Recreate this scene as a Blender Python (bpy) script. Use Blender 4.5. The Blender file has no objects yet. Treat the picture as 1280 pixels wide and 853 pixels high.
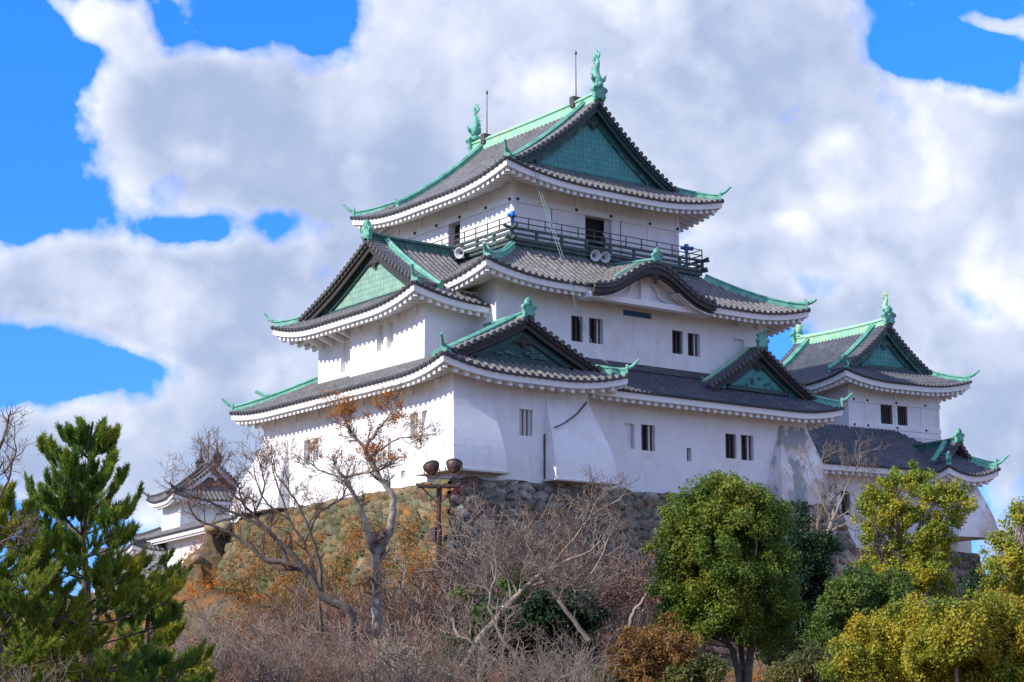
import bpy, math, random
import numpy as np
from mathutils import Matrix, Vector
PI = math.pi
random.seed(7); RNG = np.random.default_rng(11)
scn = bpy.context.scene
C = scn.collection

# ------------------------------------------------------------------ camera
FPX, CX, CY, HY, AZ = 2345.0, 640.0, 426.5, 871.0, math.radians(54.2)
pitch = math.atan((HY - CY) / FPX)
hd = np.array([math.cos(AZ), math.sin(AZ), 0.]); rt = np.array([math.sin(AZ), -math.cos(AZ), 0.]); zz = np.array([0, 0, 1.])
CAM = np.array([-53.499, -79.357, -10.820])
FW = hd * math.cos(pitch) + zz * math.sin(pitch); UP = -hd * math.sin(pitch) + zz * math.cos(pitch)
cd = bpy.data.cameras.new('camera'); cam = bpy.data.objects.new('camera', cd); C.objects.link(cam)
cam.matrix_world = Matrix(((rt[0], UP[0], -FW[0], CAM[0]), (rt[1], UP[1], -FW[1], CAM[1]), (rt[2], UP[2], -FW[2], CAM[2]), (0, 0, 0, 1)))
cd.sensor_width = 36; cd.lens = FPX / 1280 * 36; cd.clip_end = 5000; cd.clip_start = .5
scn.camera = cam

def ray(x, y): return FW + rt * (x - CX) / FPX - UP * (y - CY) / FPX
def on(x, y, axis, val):            # the spot of a surveyed feature on the plane axis = val
    d = ray(x, y); i = 'uvz'.index(axis); return CAM + d * (val - CAM[i]) / d[i]
def dep(x, y, w): return CAM + ray(x, y) * w

# ------------------------------------------------------------------ light
SUN_EL, SUN_OFF = math.radians(31), math.radians(6)
sdir = Vector((-math.cos(SUN_EL) * math.cos(SUN_OFF), math.cos(SUN_EL) * math.sin(SUN_OFF), math.sin(SUN_EL)))
sl = bpy.data.lights.new('sun', 'SUN'); sl.energy = 3.6; sl.angle = math.radians(.55); sl.color = (1.0, .93, .82)
so = bpy.data.objects.new('sun', sl); C.objects.link(so); so.rotation_euler = sdir.to_track_quat('Z', 'Y').to_euler(); so.location = (-60, 10, 60)
scn.view_settings.view_transform = 'Standard'; scn.view_settings.look = 'None'
scn.view_settings.exposure = 0.58; scn.view_settings.gamma = 1.0
scn.cycles.use_denoising = True
scn.cycles.max_bounces = 6; scn.cycles.transparent_max_bounces = 6

def N(nt, typ, loc=(0, 0), **kw):
    n = nt.nodes.new(typ)
    for k, v in kw.items():
        if k.startswith('i_'):
            key = k[2:]; key = int(key) if key.isdigit() else key
            n.inputs[key].default_value = v
        else: setattr(n, k, v)
    return n
def mth(nt, op, a, b=None, clamp=False):
    n = nt.nodes.new('ShaderNodeMath'); n.operation = op; n.use_clamp = clamp
    for i, s in enumerate((a, b)):
        if s is None: continue
        if isinstance(s, (int, float)): n.inputs[i].default_value = s
        else: nt.links.new(s, n.inputs[i])
    return n.outputs[0]
def mixc(nt, fac, a, b, mode='MIX'):
    n = nt.nodes.new('ShaderNodeMix'); n.data_type = 'RGBA'; n.blend_type = mode
    for i, s in ((0, fac), (6, a), (7, b)):
        if isinstance(s, (int, float)): n.inputs[i].default_value = s
        elif isinstance(s, tuple): n.inputs[i].default_value = (*s[:3], 1)
        else: nt.links.new(s, n.inputs[i])
    return n.outputs[2]
def ramp(nt, fac, stops):
    n = nt.nodes.new('ShaderNodeValToRGB'); nt.links.new(fac, n.inputs[0]); e = n.color_ramp.elements
    while len(e) < len(stops): e.new(.5)
    for el, (p, c) in zip(e, stops):
        el.position = p; el.color = (c, c, c, 1) if isinstance(c, (int, float)) else (*c, 1)
    return n.outputs[0]

# sky: Nishita + cumulus drawn by noise in the direction of view
w = bpy.data.worlds.new('World'); scn.world = w; w.use_nodes = True; nt = w.node_tree; nt.nodes.clear()
outw = nt.nodes.new('ShaderNodeOutputWorld'); bg = nt.nodes.new('ShaderNodeBackground'); nt.links.new(bg.outputs[0], outw.inputs[0])
sky = nt.nodes.new('ShaderNodeTexSky'); sky.sky_type = 'NISHITA'; sky.sun_disc = False
sky.sun_elevation = SUN_EL; sky.sun_rotation = math.atan2(sdir.x, sdir.y); sky.dust_density = .4; sky.ozone_density = 3.0; sky.air_density = 1.0
bg.inputs[1].default_value = 0.135
tc = nt.nodes.new('ShaderNodeTexCoord')
skyc = mixc(nt, 1.0, sky.outputs[0], (.50, .98, 2.15), 'MULTIPLY')
# cloud banks: centre (px of the survey sheet), radii; density sum
BANKS = [(250,110,120,55,1.),(330,190,210,70,1.15),(600,80,190,110,1.2),(860,110,300,140,1.4),(1060,230,190,110,1.2),(1230,190,110,80,1.1),(560,210,200,60,.7),
         (110,340,140,52,1.4),(280,390,200,60,1.3),(390,330,90,30,.9),(420,480,130,50,.9),(120,545,130,60,1.),(260,560,150,45,.9),(1250,540,70,75,1.3),(1170,330,110,40,.8),(1270,700,140,60,1.),
         (130,20,70,28,.9),(1260,0,60,10,.9),(30,5,50,12,.7),(560,430,300,90,.8),(960,370,130,60,1.1),(1150,410,150,50,.7),(1245,400,80,60,.7),(60,600,160,60,.6),(520,270,120,60,.5),(1255,500,70,60,.5),(-250,300,200,160,.8),(1600,300,260,220,.9),(700,-350,600,200,.9),
         (50,130,75,120,-1.),(300,50,60,38,-1.2),(205,30,28,25,-.4),(418,45,30,38,-.8),(240,272,60,18,-.62),(350,262,60,18,-.55),(40,468,95,38,-1.05),(0,300,60,30,-.3),(130,470,110,22,-.6),(60,640,120,40,-.8),(270,290,60,16,-.3),(60,200,70,70,-.5),(1150,38,55,26,-1.1),(1240,65,75,40,-1.1),(1000,300,90,22,-.5),(1110,330,60,30,-.6),(1240,16,50,14,-.5),(1000,278,26,16,-.7),
         (1030,360,60,36,-1.3),(1225,375,50,40,-1.2),(1225,620,30,50,-.5),(900,290,40,20,-.4)]
def dirof(x, y):
    d = ray(x, y); d = d / np.linalg.norm(d); return d
vec = tc.outputs['Generated']
nz = N(nt, 'ShaderNodeTexNoise', i_Scale=7.0, i_Detail=3.0); nt.links.new(vec, nz.inputs['Vector'])
off = nt.nodes.new('ShaderNodeVectorMath'); off.operation = 'MULTIPLY_ADD'
nt.links.new(nz.outputs['Color'], off.inputs[0]); off.inputs[1].default_value = (.07, .07, .07)
sub = nt.nodes.new('ShaderNodeVectorMath'); sub.operation = 'SUBTRACT'; nt.links.new(vec, sub.inputs[0]); sub.inputs[1].default_value = (.035, .035, .035)
nt.links.new(sub.outputs[0], off.inputs[2])
sp = nt.nodes.new('ShaderNodeSeparateXYZ'); nt.links.new(off.outputs[0], sp.inputs[0])
az = mth(nt, 'ARCTAN2', sp.outputs[1], sp.outputs[0]); el = sp.outputs[2]
tot = None
for (x, y, rx, ry, a) in BANKS:
    d = dirof(x, y); daz = math.atan2(d[1], d[0])
    p = mth(nt, 'MULTIPLY', mth(nt, 'SUBTRACT', az, float(daz)), FPX / rx); q = mth(nt, 'MULTIPLY', mth(nt, 'SUBTRACT', el, float(d[2])), FPX / ry)
    r2 = mth(nt, 'ADD', mth(nt, 'MULTIPLY', p, p), mth(nt, 'MULTIPLY', q, q))
    g = mth(nt, 'MULTIPLY', mth(nt, 'POWER', 2.718, mth(nt, 'MULTIPLY', r2, -.8)), a)
    tot = g if tot is None else mth(nt, 'ADD', tot, g)
dt = nt.nodes.new('ShaderNodeVectorMath'); dt.operation = 'DOT_PRODUCT'; nt.links.new(vec, dt.inputs[0]); dt.inputs[1].default_value = tuple(float(q) for q in FW)
tot = mth(nt, 'ADD', tot, mth(nt, 'MULTIPLY', mth(nt, 'MULTIPLY', mth(nt, 'SUBTRACT', .90, dt.outputs['Value']), 8., True), .62))  # unseen cloud cover away from the view, added to make the fill light whiter
tot = mth(nt, 'MINIMUM', tot, 1.25)
def puffs(v):
    n1 = N(nt, 'ShaderNodeTexNoise', i_Scale=10.0, i_Detail=11.0, i_Roughness=.56, i_Lacunarity=2.1); nt.links.new(v, n1.inputs['Vector'])
    n2 = N(nt, 'ShaderNodeTexNoise', i_Scale=24.0, i_Detail=4.0, i_Roughness=.45); nt.links.new(v, n2.inputs['Vector'])
    bil = mth(nt, 'ABSOLUTE', mth(nt, 'SUBTRACT', n2.outputs[0], .5))
    return mth(nt, 'ADD', mth(nt, 'MULTIPLY', mth(nt, 'SUBTRACT', n1.outputs[0], .5), 3.2), mth(nt, 'MULTIPLY', mth(nt, 'SUBTRACT', .08, bil), 2.2))
shift = nt.nodes.new('ShaderNodeVectorMath'); shift.operation = 'ADD'; nt.links.new(vec, shift.inputs[0]); shift.inputs[1].default_value = (-.010, .012, .022)
p1 = puffs(vec); p2 = puffs(shift.outputs[0])
d1 = mth(nt, 'ADD', tot, p1)
cover = ramp(nt, mth(nt, 'MULTIPLY', d1, .5, True), [(.18, 0.), (.28, .55), (.43, 1.)])
lit = mth(nt, 'SUBTRACT', p1, p2)
# thick parts of a bank are grey-violet, thin upper edges and puffs catch the sun
n9 = N(nt, 'ShaderNodeTexNoise', i_Scale=6.0, i_Detail=5.0, i_Roughness=.55); nt.links.new(shift.outputs[0], n9.inputs['Vector'])
shade = mth(nt, 'ADD', mth(nt, 'MULTIPLY', lit, .36), mth(nt, 'SUBTRACT', .84, mth(nt, 'MULTIPLY', d1, .33)))
shade = mth(nt, 'ADD', shade, mth(nt, 'MULTIPLY', mth(nt, 'SUBTRACT', n9.outputs[0], .48), 1.15), True)
ccol = ramp(nt, shade, [(.0, (1.65, 2.2, 3.35)), (.35, (2.3, 2.8, 3.95)), (.60, (3.6, 3.95, 4.9)), (.86, (5.4, 5.5, 5.8))])
spv = nt.nodes.new('ShaderNodeSeparateXYZ'); nt.links.new(vec, spv.inputs[0])
tint = ramp(nt, spv.outputs[2], [(0., (.30, .54, 1.05)), (.12, (.23, .56, 1.4)), (.36, (.18, .74, 2.2)), (.7, (.6, 1.0, 1.7))])
skyc = mixc(nt, 1.0, sky.outputs[0], tint, 'MULTIPLY')
nt.links.new(mixc(nt, cover, skyc, ccol), bg.inputs[0])
w.cycles.sampling_method = 'MANUAL'; w.cycles.sample_map_resolution = 256

# ------------------------------------------------------------------ materials
def mat(name, base, rough=.8, var=.15, scale=6., second=None, sfac=(.45, .65), sscale=1.5, bump=.0, bscale=20., metal=0., fine=None, spec=.5, streak=None):
    m = bpy.data.materials.new(name); m.use_nodes = True; nt = m.node_tree; b = nt.nodes['Principled BSDF']
    tc = nt.nodes.new('ShaderNodeTexCoord'); ob = tc.outputs['Object']
    n = N(nt, 'ShaderNodeTexNoise', i_Scale=scale, i_Detail=5.0); nt.links.new(ob, n.inputs['Vector'])
    f = ramp(nt, n.outputs[0], [(.3, 1 - var), (.7, 1 + var)])
    col = mixc(nt, 1.0, (*base,), f, 'MULTIPLY')
    if second:
        n2 = N(nt, 'ShaderNodeTexNoise', i_Scale=sscale, i_Detail=6.0, i_Roughness=.62); nt.links.new(ob, n2.inputs['Vector'])
        f2 = ramp(nt, n2.outputs[0], [(sfac[0], 0.), (sfac[1], 1.)])
        col = mixc(nt, f2, col, second)
    if streak:
        mp = N(nt, 'ShaderNodeMapping'); mp.inputs['Scale'].default_value = (streak[1], streak[1], streak[2]); nt.links.new(ob, mp.inputs[0])
        n3 = N(nt, 'ShaderNodeTexNoise', i_Scale=1.0, i_Detail=6.0, i_Roughness=.6); nt.links.new(mp.outputs[0], n3.inputs['Vector'])
        f3 = ramp(nt, n3.outputs[0], [(streak[3], 0.), (streak[4], 1.)])
        col = mixc(nt, f3, col, streak[0])
    nt.links.new(col, b.inputs['Base Color']); b.inputs['Roughness'].default_value = rough; b.inputs['Metallic'].default_value = metal
    b.inputs['Specular IOR Level'].default_value = spec
    if bump:
        n4 = N(nt, 'ShaderNodeTexNoise', i_Scale=bscale, i_Detail=4.0); nt.links.new(ob, n4.inputs['Vector'])
        bn = N(nt, 'ShaderNodeBump', i_Strength=bump, i_Distance=.05); nt.links.new(n4.outputs[0], bn.inputs['Height']); nt.links.new(bn.outputs[0], b.inputs['Normal'])
    return m
M = {}
M['plaster'] = mat('plaster', (.80, .79, .775), .85, .04, 1.2, second=(.64, .60, .53), sfac=(.50, .80), sscale=.55, bump=.12, bscale=3., streak=((.50, .48, .44), 1.7, .28, .58, .92))
M['trim'] = mat('white_trim', (.80, .79, .77), .8, .05, 2., second=(.60, .56, .50), sfac=(.60, .80), sscale=1.3)
M['chute'] = mat('weathered_plaster', (.76, .75, .73), .85, .04, 1.4, second=(.55, .45, .39), sfac=(.44, .66), sscale=.5, streak=((.30, .32, .31), .75, .35, .54, .60))
def tile_mat(name, a, b_, c):
    m = bpy.data.materials.new(name); m.use_nodes = True; nt = m.node_tree; bs = nt.nodes['Principled BSDF']
    tc = nt.nodes.new('ShaderNodeTexCoord'); ob = tc.outputs['Object']
    v = N(nt, 'ShaderNodeTexVoronoi', i_Scale=2.6, i_Randomness=1.0); nt.links.new(ob, v.inputs['Vector'])
    sp = nt.nodes.new('ShaderNodeSeparateColor'); nt.links.new(v.outputs['Color'], sp.inputs[0])
    col = ramp(nt, sp.outputs[0], [(.0, a), (.55, b_), (.85, b_), (1., c)])
    n = N(nt, 'ShaderNodeTexNoise', i_Scale=9.0, i_Detail=4.0); nt.links.new(ob, n.inputs['Vector'])
    col = mixc(nt, .55, col, ramp(nt, n.outputs[0], [(.3, a), (.7, c)]))
    n2 = N(nt, 'ShaderNodeTexNoise', i_Scale=.6, i_Detail=5.0); nt.links.new(ob, n2.inputs['Vector'])
    col = mixc(nt, ramp(nt, n2.outputs[0], [(.45, 0.), (.75, .45)]), col, a)
    nt.links.new(col, bs.inputs['Base Color']); bs.inputs['Roughness'].default_value = .55; bs.inputs['Specular IOR Level'].default_value = .4
    return m
M['tile'] = tile_mat('grey_roof_tile', (.085, .083, .085), (.17, .165, .165), (.30, .28, .265))
M['tile_dark'] = tile_mat('dark_roof_tile', (.040, .045, .060), (.085, .092, .115), (.16, .165, .19))
M['tile_end'] = mat('tile_ends', (.060, .060, .064), .6, .3, 8., second=(.13, .125, .12), sfac=(.55, .7), sscale=5.)
M['copper'] = mat('green_copper', (.11, .36, .27), .6, .25, 3., second=(.24, .52, .39), sfac=(.45, .70), sscale=2.2, streak=((.06, .20, .17), 4., .8, .62, .78))
M['copper_pale'] = mat('pale_copper', (.27, .52, .37), .6, .15, 3., second=(.42, .53, .29), sfac=(.48, .72), sscale=1.2, streak=((.10, .30, .25), 4., .8, .64, .80))
M['copper_dark'] = mat('dark_copper', (.014, .050, .046), .6, .3, 4., second=(.03, .12, .10), sfac=(.55, .75), sscale=2.5)
M['copper_mid'] = mat('copper_sheathing', (.035, .11, .095), .65, .3, 4., second=(.12, .30, .25), sfac=(.52, .72), sscale=2.0, streak=((.03, .05, .045), 5., .6, .55, .7))
def panel_mat(name, c1, c2, cell):
    m = bpy.data.materials.new(name); m.use_nodes = True; nt = m.node_tree; b = nt.nodes['Principled BSDF']
    tc = nt.nodes.new('ShaderNodeTexCoord'); mp = N(nt, 'ShaderNodeMapping'); nt.links.new(tc.outputs['Object'], mp.inputs[0])
    v = N(nt, 'ShaderNodeTexVoronoi', i_Scale=cell, i_Randomness=.25); nt.links.new(mp.outputs[0], v.inputs['Vector'])
    n = N(nt, 'ShaderNodeTexNoise', i_Scale=1.6, i_Detail=5.0); nt.links.new(tc.outputs['Object'], n.inputs['Vector'])
    col = mixc(nt, ramp(nt, n.outputs[0], [(.4, 0.), (.7, 1.)]), c1, c2)
    col = mixc(nt, ramp(nt, v.outputs['Distance'], [(.25, 0.), (.6, .5)]), col, tuple(x * .45 for x in c1))
    nt.links.new(col, b.inputs['Base Color']); b.inputs['Roughness'].default_value = .6
    bn = N(nt, 'ShaderNodeBump', i_Strength=.5, i_Distance=.05); nt.links.new(v.outputs['Distance'], bn.inputs['Height']); nt.links.new(bn.outputs[0], b.inputs['Normal'])
    return m
M['gable_panel'] = panel_mat('gable_copper_tiles', (.055, .28, .26), (.09, .35, .31), 3.2)
M['gable_pale'] = panel_mat('pale_gable_tiles', (.22, .40, .30), (.30, .47, .36), 3.2)
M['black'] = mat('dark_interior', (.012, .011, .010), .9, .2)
M['wood_dark'] = mat('dark_wood', (.035, .030, .026), .7, .3, 5.)
M['wood_brown'] = mat('brown_wood', (.10, .045, .028), .7, .3, 5.)
M['bar'] = mat('window_bar', (.55, .53, .49), .8, .1)
M['bar_dark'] = mat('dark_window_bar', (.07, .06, .055), .8, .2)
M['rail_dark'] = mat('weathered_rail', (.055, .075, .068), .7, .35, 5., second=(.10, .24, .20), sfac=(.55, .75), sscale=2.)
M['steel'] = mat('rusty_steel', (.075, .055, .048), .6, .3, 6.)
M['speaker'] = mat('speaker_grey', (.50, .52, .53), .4, .08, 5.)
M['blue'] = mat('blue_paint', (.02, .20, .62), .4, .1)
M['bluewin'] = mat('blue_shutter', (.03, .13, .34), .5, .2)
M['gable_brown'] = mat('brown_gable', (.22, .10, .06), .7, .3, 5.)
M['rust'] = mat('rusty_dark_metal', (.06, .032, .028), .5, .4, 9., second=(.20, .07, .045), sfac=(.5, .7), sscale=7.)
M['rust_red'] = mat('red_metal', (.30, .07, .055), .5, .3, 9.)
M['cable'] = mat('cable', (.20, .30, .26), .7, .1)
M['skin'] = mat('skin', (.42, .26, .19), .6, .05)
M['cloth'] = mat('cloth', (.045, .03, .035), .9, .2)
M['hair'] = mat('hair', (.012, .01, .009), .8, .1)
M['bark'] = mat('bark_grey', (.36, .30, .24), .9, .3, 9., second=(.22, .175, .14), sfac=(.45, .65), sscale=4., bump=.6, bscale=12.)
M['bark_dark'] = mat('bark_dark', (.11, .085, .068), .9, .3, 7., second=(.23, .19, .15), sfac=(.52, .7), sscale=3., bump=.6, bscale=12.)
M['twig_red'] = mat('twig_reddish', (.24, .125, .085), .9, .25, 1.5, second=(.15, .105, .08), sfac=(.45, .6), sscale=.6)
M['twig_grey'] = mat('twig_grey', (.23, .18, .14), .9, .3, 1.5, second=(.15, .10, .075), sfac=(.45, .6), sscale=.5)
M['twig_pale'] = mat('twig_pale', (.27, .22, .17), .9, .2, 1.5)

def leaf_mat(name, dark, mid, light, clump=1.2, trans=.25):
    m = bpy.data.materials.new(name); m.use_nodes = True; nt = m.node_tree; b = nt.nodes['Principled BSDF']
    tc = nt.nodes.new('ShaderNodeTexCoord'); n = N(nt, 'ShaderNodeTexNoise', i_Scale=clump, i_Detail=3.0); nt.links.new(tc.outputs['Object'], n.inputs['Vector'])
    n2 = N(nt, 'ShaderNodeTexNoise', i_Scale=9.0, i_Detail=2.0); nt.links.new(tc.outputs['Object'], n2.inputs['Vector'])
    f = mth(nt, 'ADD', mth(nt, 'MULTIPLY', n.outputs[0], .6), mth(nt, 'MULTIPLY', n2.outputs[0], .4))
    col = ramp(nt, f, [(.36, dark), (.5, mid), (.64, light)])
    nt.links.new(col, b.inputs['Base Color']); b.inputs['Roughness'].default_value = .55; b.inputs['Specular IOR Level'].default_value = .3
    tr = nt.nodes.new('ShaderNodeBsdfTranslucent'); nt.links.new(col, tr.inputs[0]); mx = nt.nodes.new('ShaderNodeMixShader'); mx.inputs[0].default_value = trans
    nt.links.new(b.outputs[0], mx.inputs[1]); nt.links.new(tr.outputs[0], mx.inputs[2]); nt.links.new(mx.outputs[0], nt.nodes['Material Output'].inputs[0])
    return m
M['l_camphor'] = leaf_mat('leaves_camphor', (.05, .11, .012), (.12, .185, .02), (.25, .25, .025), .55)
M['l_dark'] = leaf_mat('leaves_dark', (.010, .030, .012), (.018, .048, .018), (.04, .08, .022))
M['l_yellow'] = leaf_mat('leaves_yellow', (.10, .18, .02), (.26, .29, .025), (.50, .39, .03), .8)
M['l_yellow2'] = leaf_mat('leaves_gold', (.10, .17, .018), (.27, .27, .022), (.52, .36, .025), .6)
M['l_green'] = leaf_mat('leaves_green', (.035, .085, .015), (.075, .14, .022), (.15, .19, .03), .7)
M['l_pine'] = leaf_mat('pine_needles', (.075, .17, .03), (.20, .28, .03), (.46, .42, .04), .45, .4)
M['l_orange'] = leaf_mat('leaves_orange', (.38, .11, .02), (.60, .20, .03), (.70, .30, .05), 1.5, .4)
M['l_brown'] = leaf_mat('leaves_brown', (.13, .075, .025), (.26, .13, .035), (.33, .20, .05), .9)
M['l_dry'] = leaf_mat('leaves_dry', (.10, .055, .035), (.19, .11, .07), (.27, .17, .11), .9)
M['l_olive'] = leaf_mat('leaves_olive', (.05, .07, .02), (.11, .12, .03), (.2, .17, .04), .9)

# ------------------------------------------------------------------ mesh helpers
W = {}
IDENT = lambda p: p
class MB:
    def __init__(s, xf=None): s.v = []; s.f = []; s.xf = xf or XF[0]
    def add(s, vs, fs):
        n = len(s.v); s.v.extend([s.xf(p) for p in vs]); s.f.extend([tuple(i + n for i in f) for f in fs])
    def box(s, a, b):
        (x0, y0, z0), (x1, y1, z1) = a, b
        s.add([(x0, y0, z0), (x1, y0, z0), (x1, y1, z0), (x0, y1, z0), (x0, y0, z1), (x1, y0, z1), (x1, y1, z1), (x0, y1, z1)],
              [(0, 3, 2, 1), (4, 5, 6, 7), (0, 1, 5, 4), (1, 2, 6, 5), (2, 3, 7, 6), (3, 0, 4, 7)])
    def sweep(s, pts, prof, up=(0, 0, 1), closed=True, cap=True, scale=None, lock=True):
        P = np.array(pts, float); n = len(P); k = len(prof); vs = []; upv = np.array(up, float)
        for i in range(n):
            t = P[min(i + 1, n - 1)] - P[max(i - 1, 0)]; t /= (np.linalg.norm(t) + 1e-9)
            sd = np.cross(t, upv); l = np.linalg.norm(sd); sd = sd / l if l > 1e-6 else np.array([1., 0, 0])
            u2 = np.cross(sd, t); sc = 1 if scale is None else scale[i]
            for (a, b) in prof: vs.append(tuple(P[i] + sd * a * sc + u2 * b * sc))
        fs = []
        for i in range(n - 1):
            for j in range(k if closed else k - 1):
                j2 = (j + 1) % k; fs.append((i * k + j, i * k + j2, (i + 1) * k + j2, (i + 1) * k + j))
        if cap and closed: fs.append(tuple(range(k - 1, -1, -1))); fs.append(tuple((n - 1) * k + j for j in range(k)))
        s.add(vs, fs)
    def tube(s, pts, r, n=6, scale=None, cap=True):
        prof = [(math.cos(2 * PI * i / n) * r, math.sin(2 * PI * i / n) * r) for i in range(n)]
        d = np.array(pts[-1], float) - np.array(pts[0], float); up = (0, 0, 1) if abs(d[2]) < .9 * np.linalg.norm(d) else (1, .3, 0)
        s.sweep(pts, prof, up, True, cap, scale)
    def lathe(s, c, axis, prof, n=14):
        A = Vector(axis).normalized(); X = A.orthogonal().normalized(); Y = A.cross(X); c = Vector(c); vs = []; k = len(prof)
        for i in range(n):
            a = 2 * PI * i / n; d = X * math.cos(a) + Y * math.sin(a)
            for (r, h) in prof: vs.append(tuple(c + d * r + A * h))
        s.add(vs, [(i * k + j, i * k + j + 1, ((i + 1) % n) * k + j + 1, ((i + 1) % n) * k + j) for i in range(n) for j in range(k - 1)])
    def ball(s, c, r, n=8, sx=1, sy=1, sz=1):
        c = np.array(c); vs = []; m = n // 2
        for i in range(m + 1):
            for j in range(n):
                a = PI * i / m; b = 2 * PI * j / n
                vs.append((c[0] + r * sx * math.sin(a) * math.cos(b), c[1] + r * sy * math.sin(a) * math.sin(b), c[2] + r * sz * math.cos(a)))
        s.add(vs, [(i * n + j, (i + 1) * n + j, (i + 1) * n + (j + 1) % n, i * n + (j + 1) % n) for i in range(m) for j in range(n)])
    def build(s, name, m, parent=None, smooth=False, loc=None):
        return mkmesh(name, s.v, s.f, m, parent, smooth, loc)
XF = [IDENT]
def mkmesh(name, vs, fs, m, parent=None, smooth=False, loc=None):
    me = bpy.data.meshes.new(name); V = np.array(vs, dtype=np.float32)
    if loc is not None: V = V - np.array(loc, dtype=np.float32)
    me.from_pydata(V.tolist() if not isinstance(fs, np.ndarray) else [], [], fs if not isinstance(fs, np.ndarray) else [])
    if isinstance(fs, np.ndarray):
        me.vertices.add(len(V)); me.vertices.foreach_set('co', V.ravel()); n, k = fs.shape
        me.loops.add(n * k); me.loops.foreach_set('vertex_index', fs.ravel().astype(np.int32)); me.polygons.add(n)
        me.polygons.foreach_set('loop_start', np.arange(n, dtype=np.int32) * k); me.polygons.foreach_set('loop_total', np.full(n, k, dtype=np.int32))
    me.update(calc_edges=True)
    if smooth: me.polygons.foreach_set('use_smooth', np.ones(len(me.polygons), dtype=bool))
    me.materials.append(m if not isinstance(m, str) else M[m])
    o = bpy.data.objects.new(name, me); C.objects.link(o)
    wl = Vector(loc) if loc is not None else Vector((0, 0, 0))
    if parent is not None:
        o.parent = parent; o.matrix_parent_inverse = Matrix.Translation(-W[parent.name])
    o.location = wl
    W[o.name] = wl
    return o
def empty(name, loc, label=None, cat=None, group=None):
    o = bpy.data.objects.new(name, None); C.objects.link(o); o.location = loc; W[o.name] = Vector(loc); o.empty_display_size = .3
    tag(o, label, cat, group); return o
def tag(o, label=None, cat=None, group=None, kind=None):
    for k, v in (('label', label), ('category', cat), ('group', group), ('kind', kind)):
        if v: o[k] = v
    return o
def copytree(o, parent=None):
    c = o.copy(); C.objects.link(c)
    if parent is not None: c.parent = parent
    for ch in [x for x in KIDS(o)]: copytree(ch, c)
    return c
def KIDS(o): return [x for x in bpy.data.objects if x.parent == o]

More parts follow.
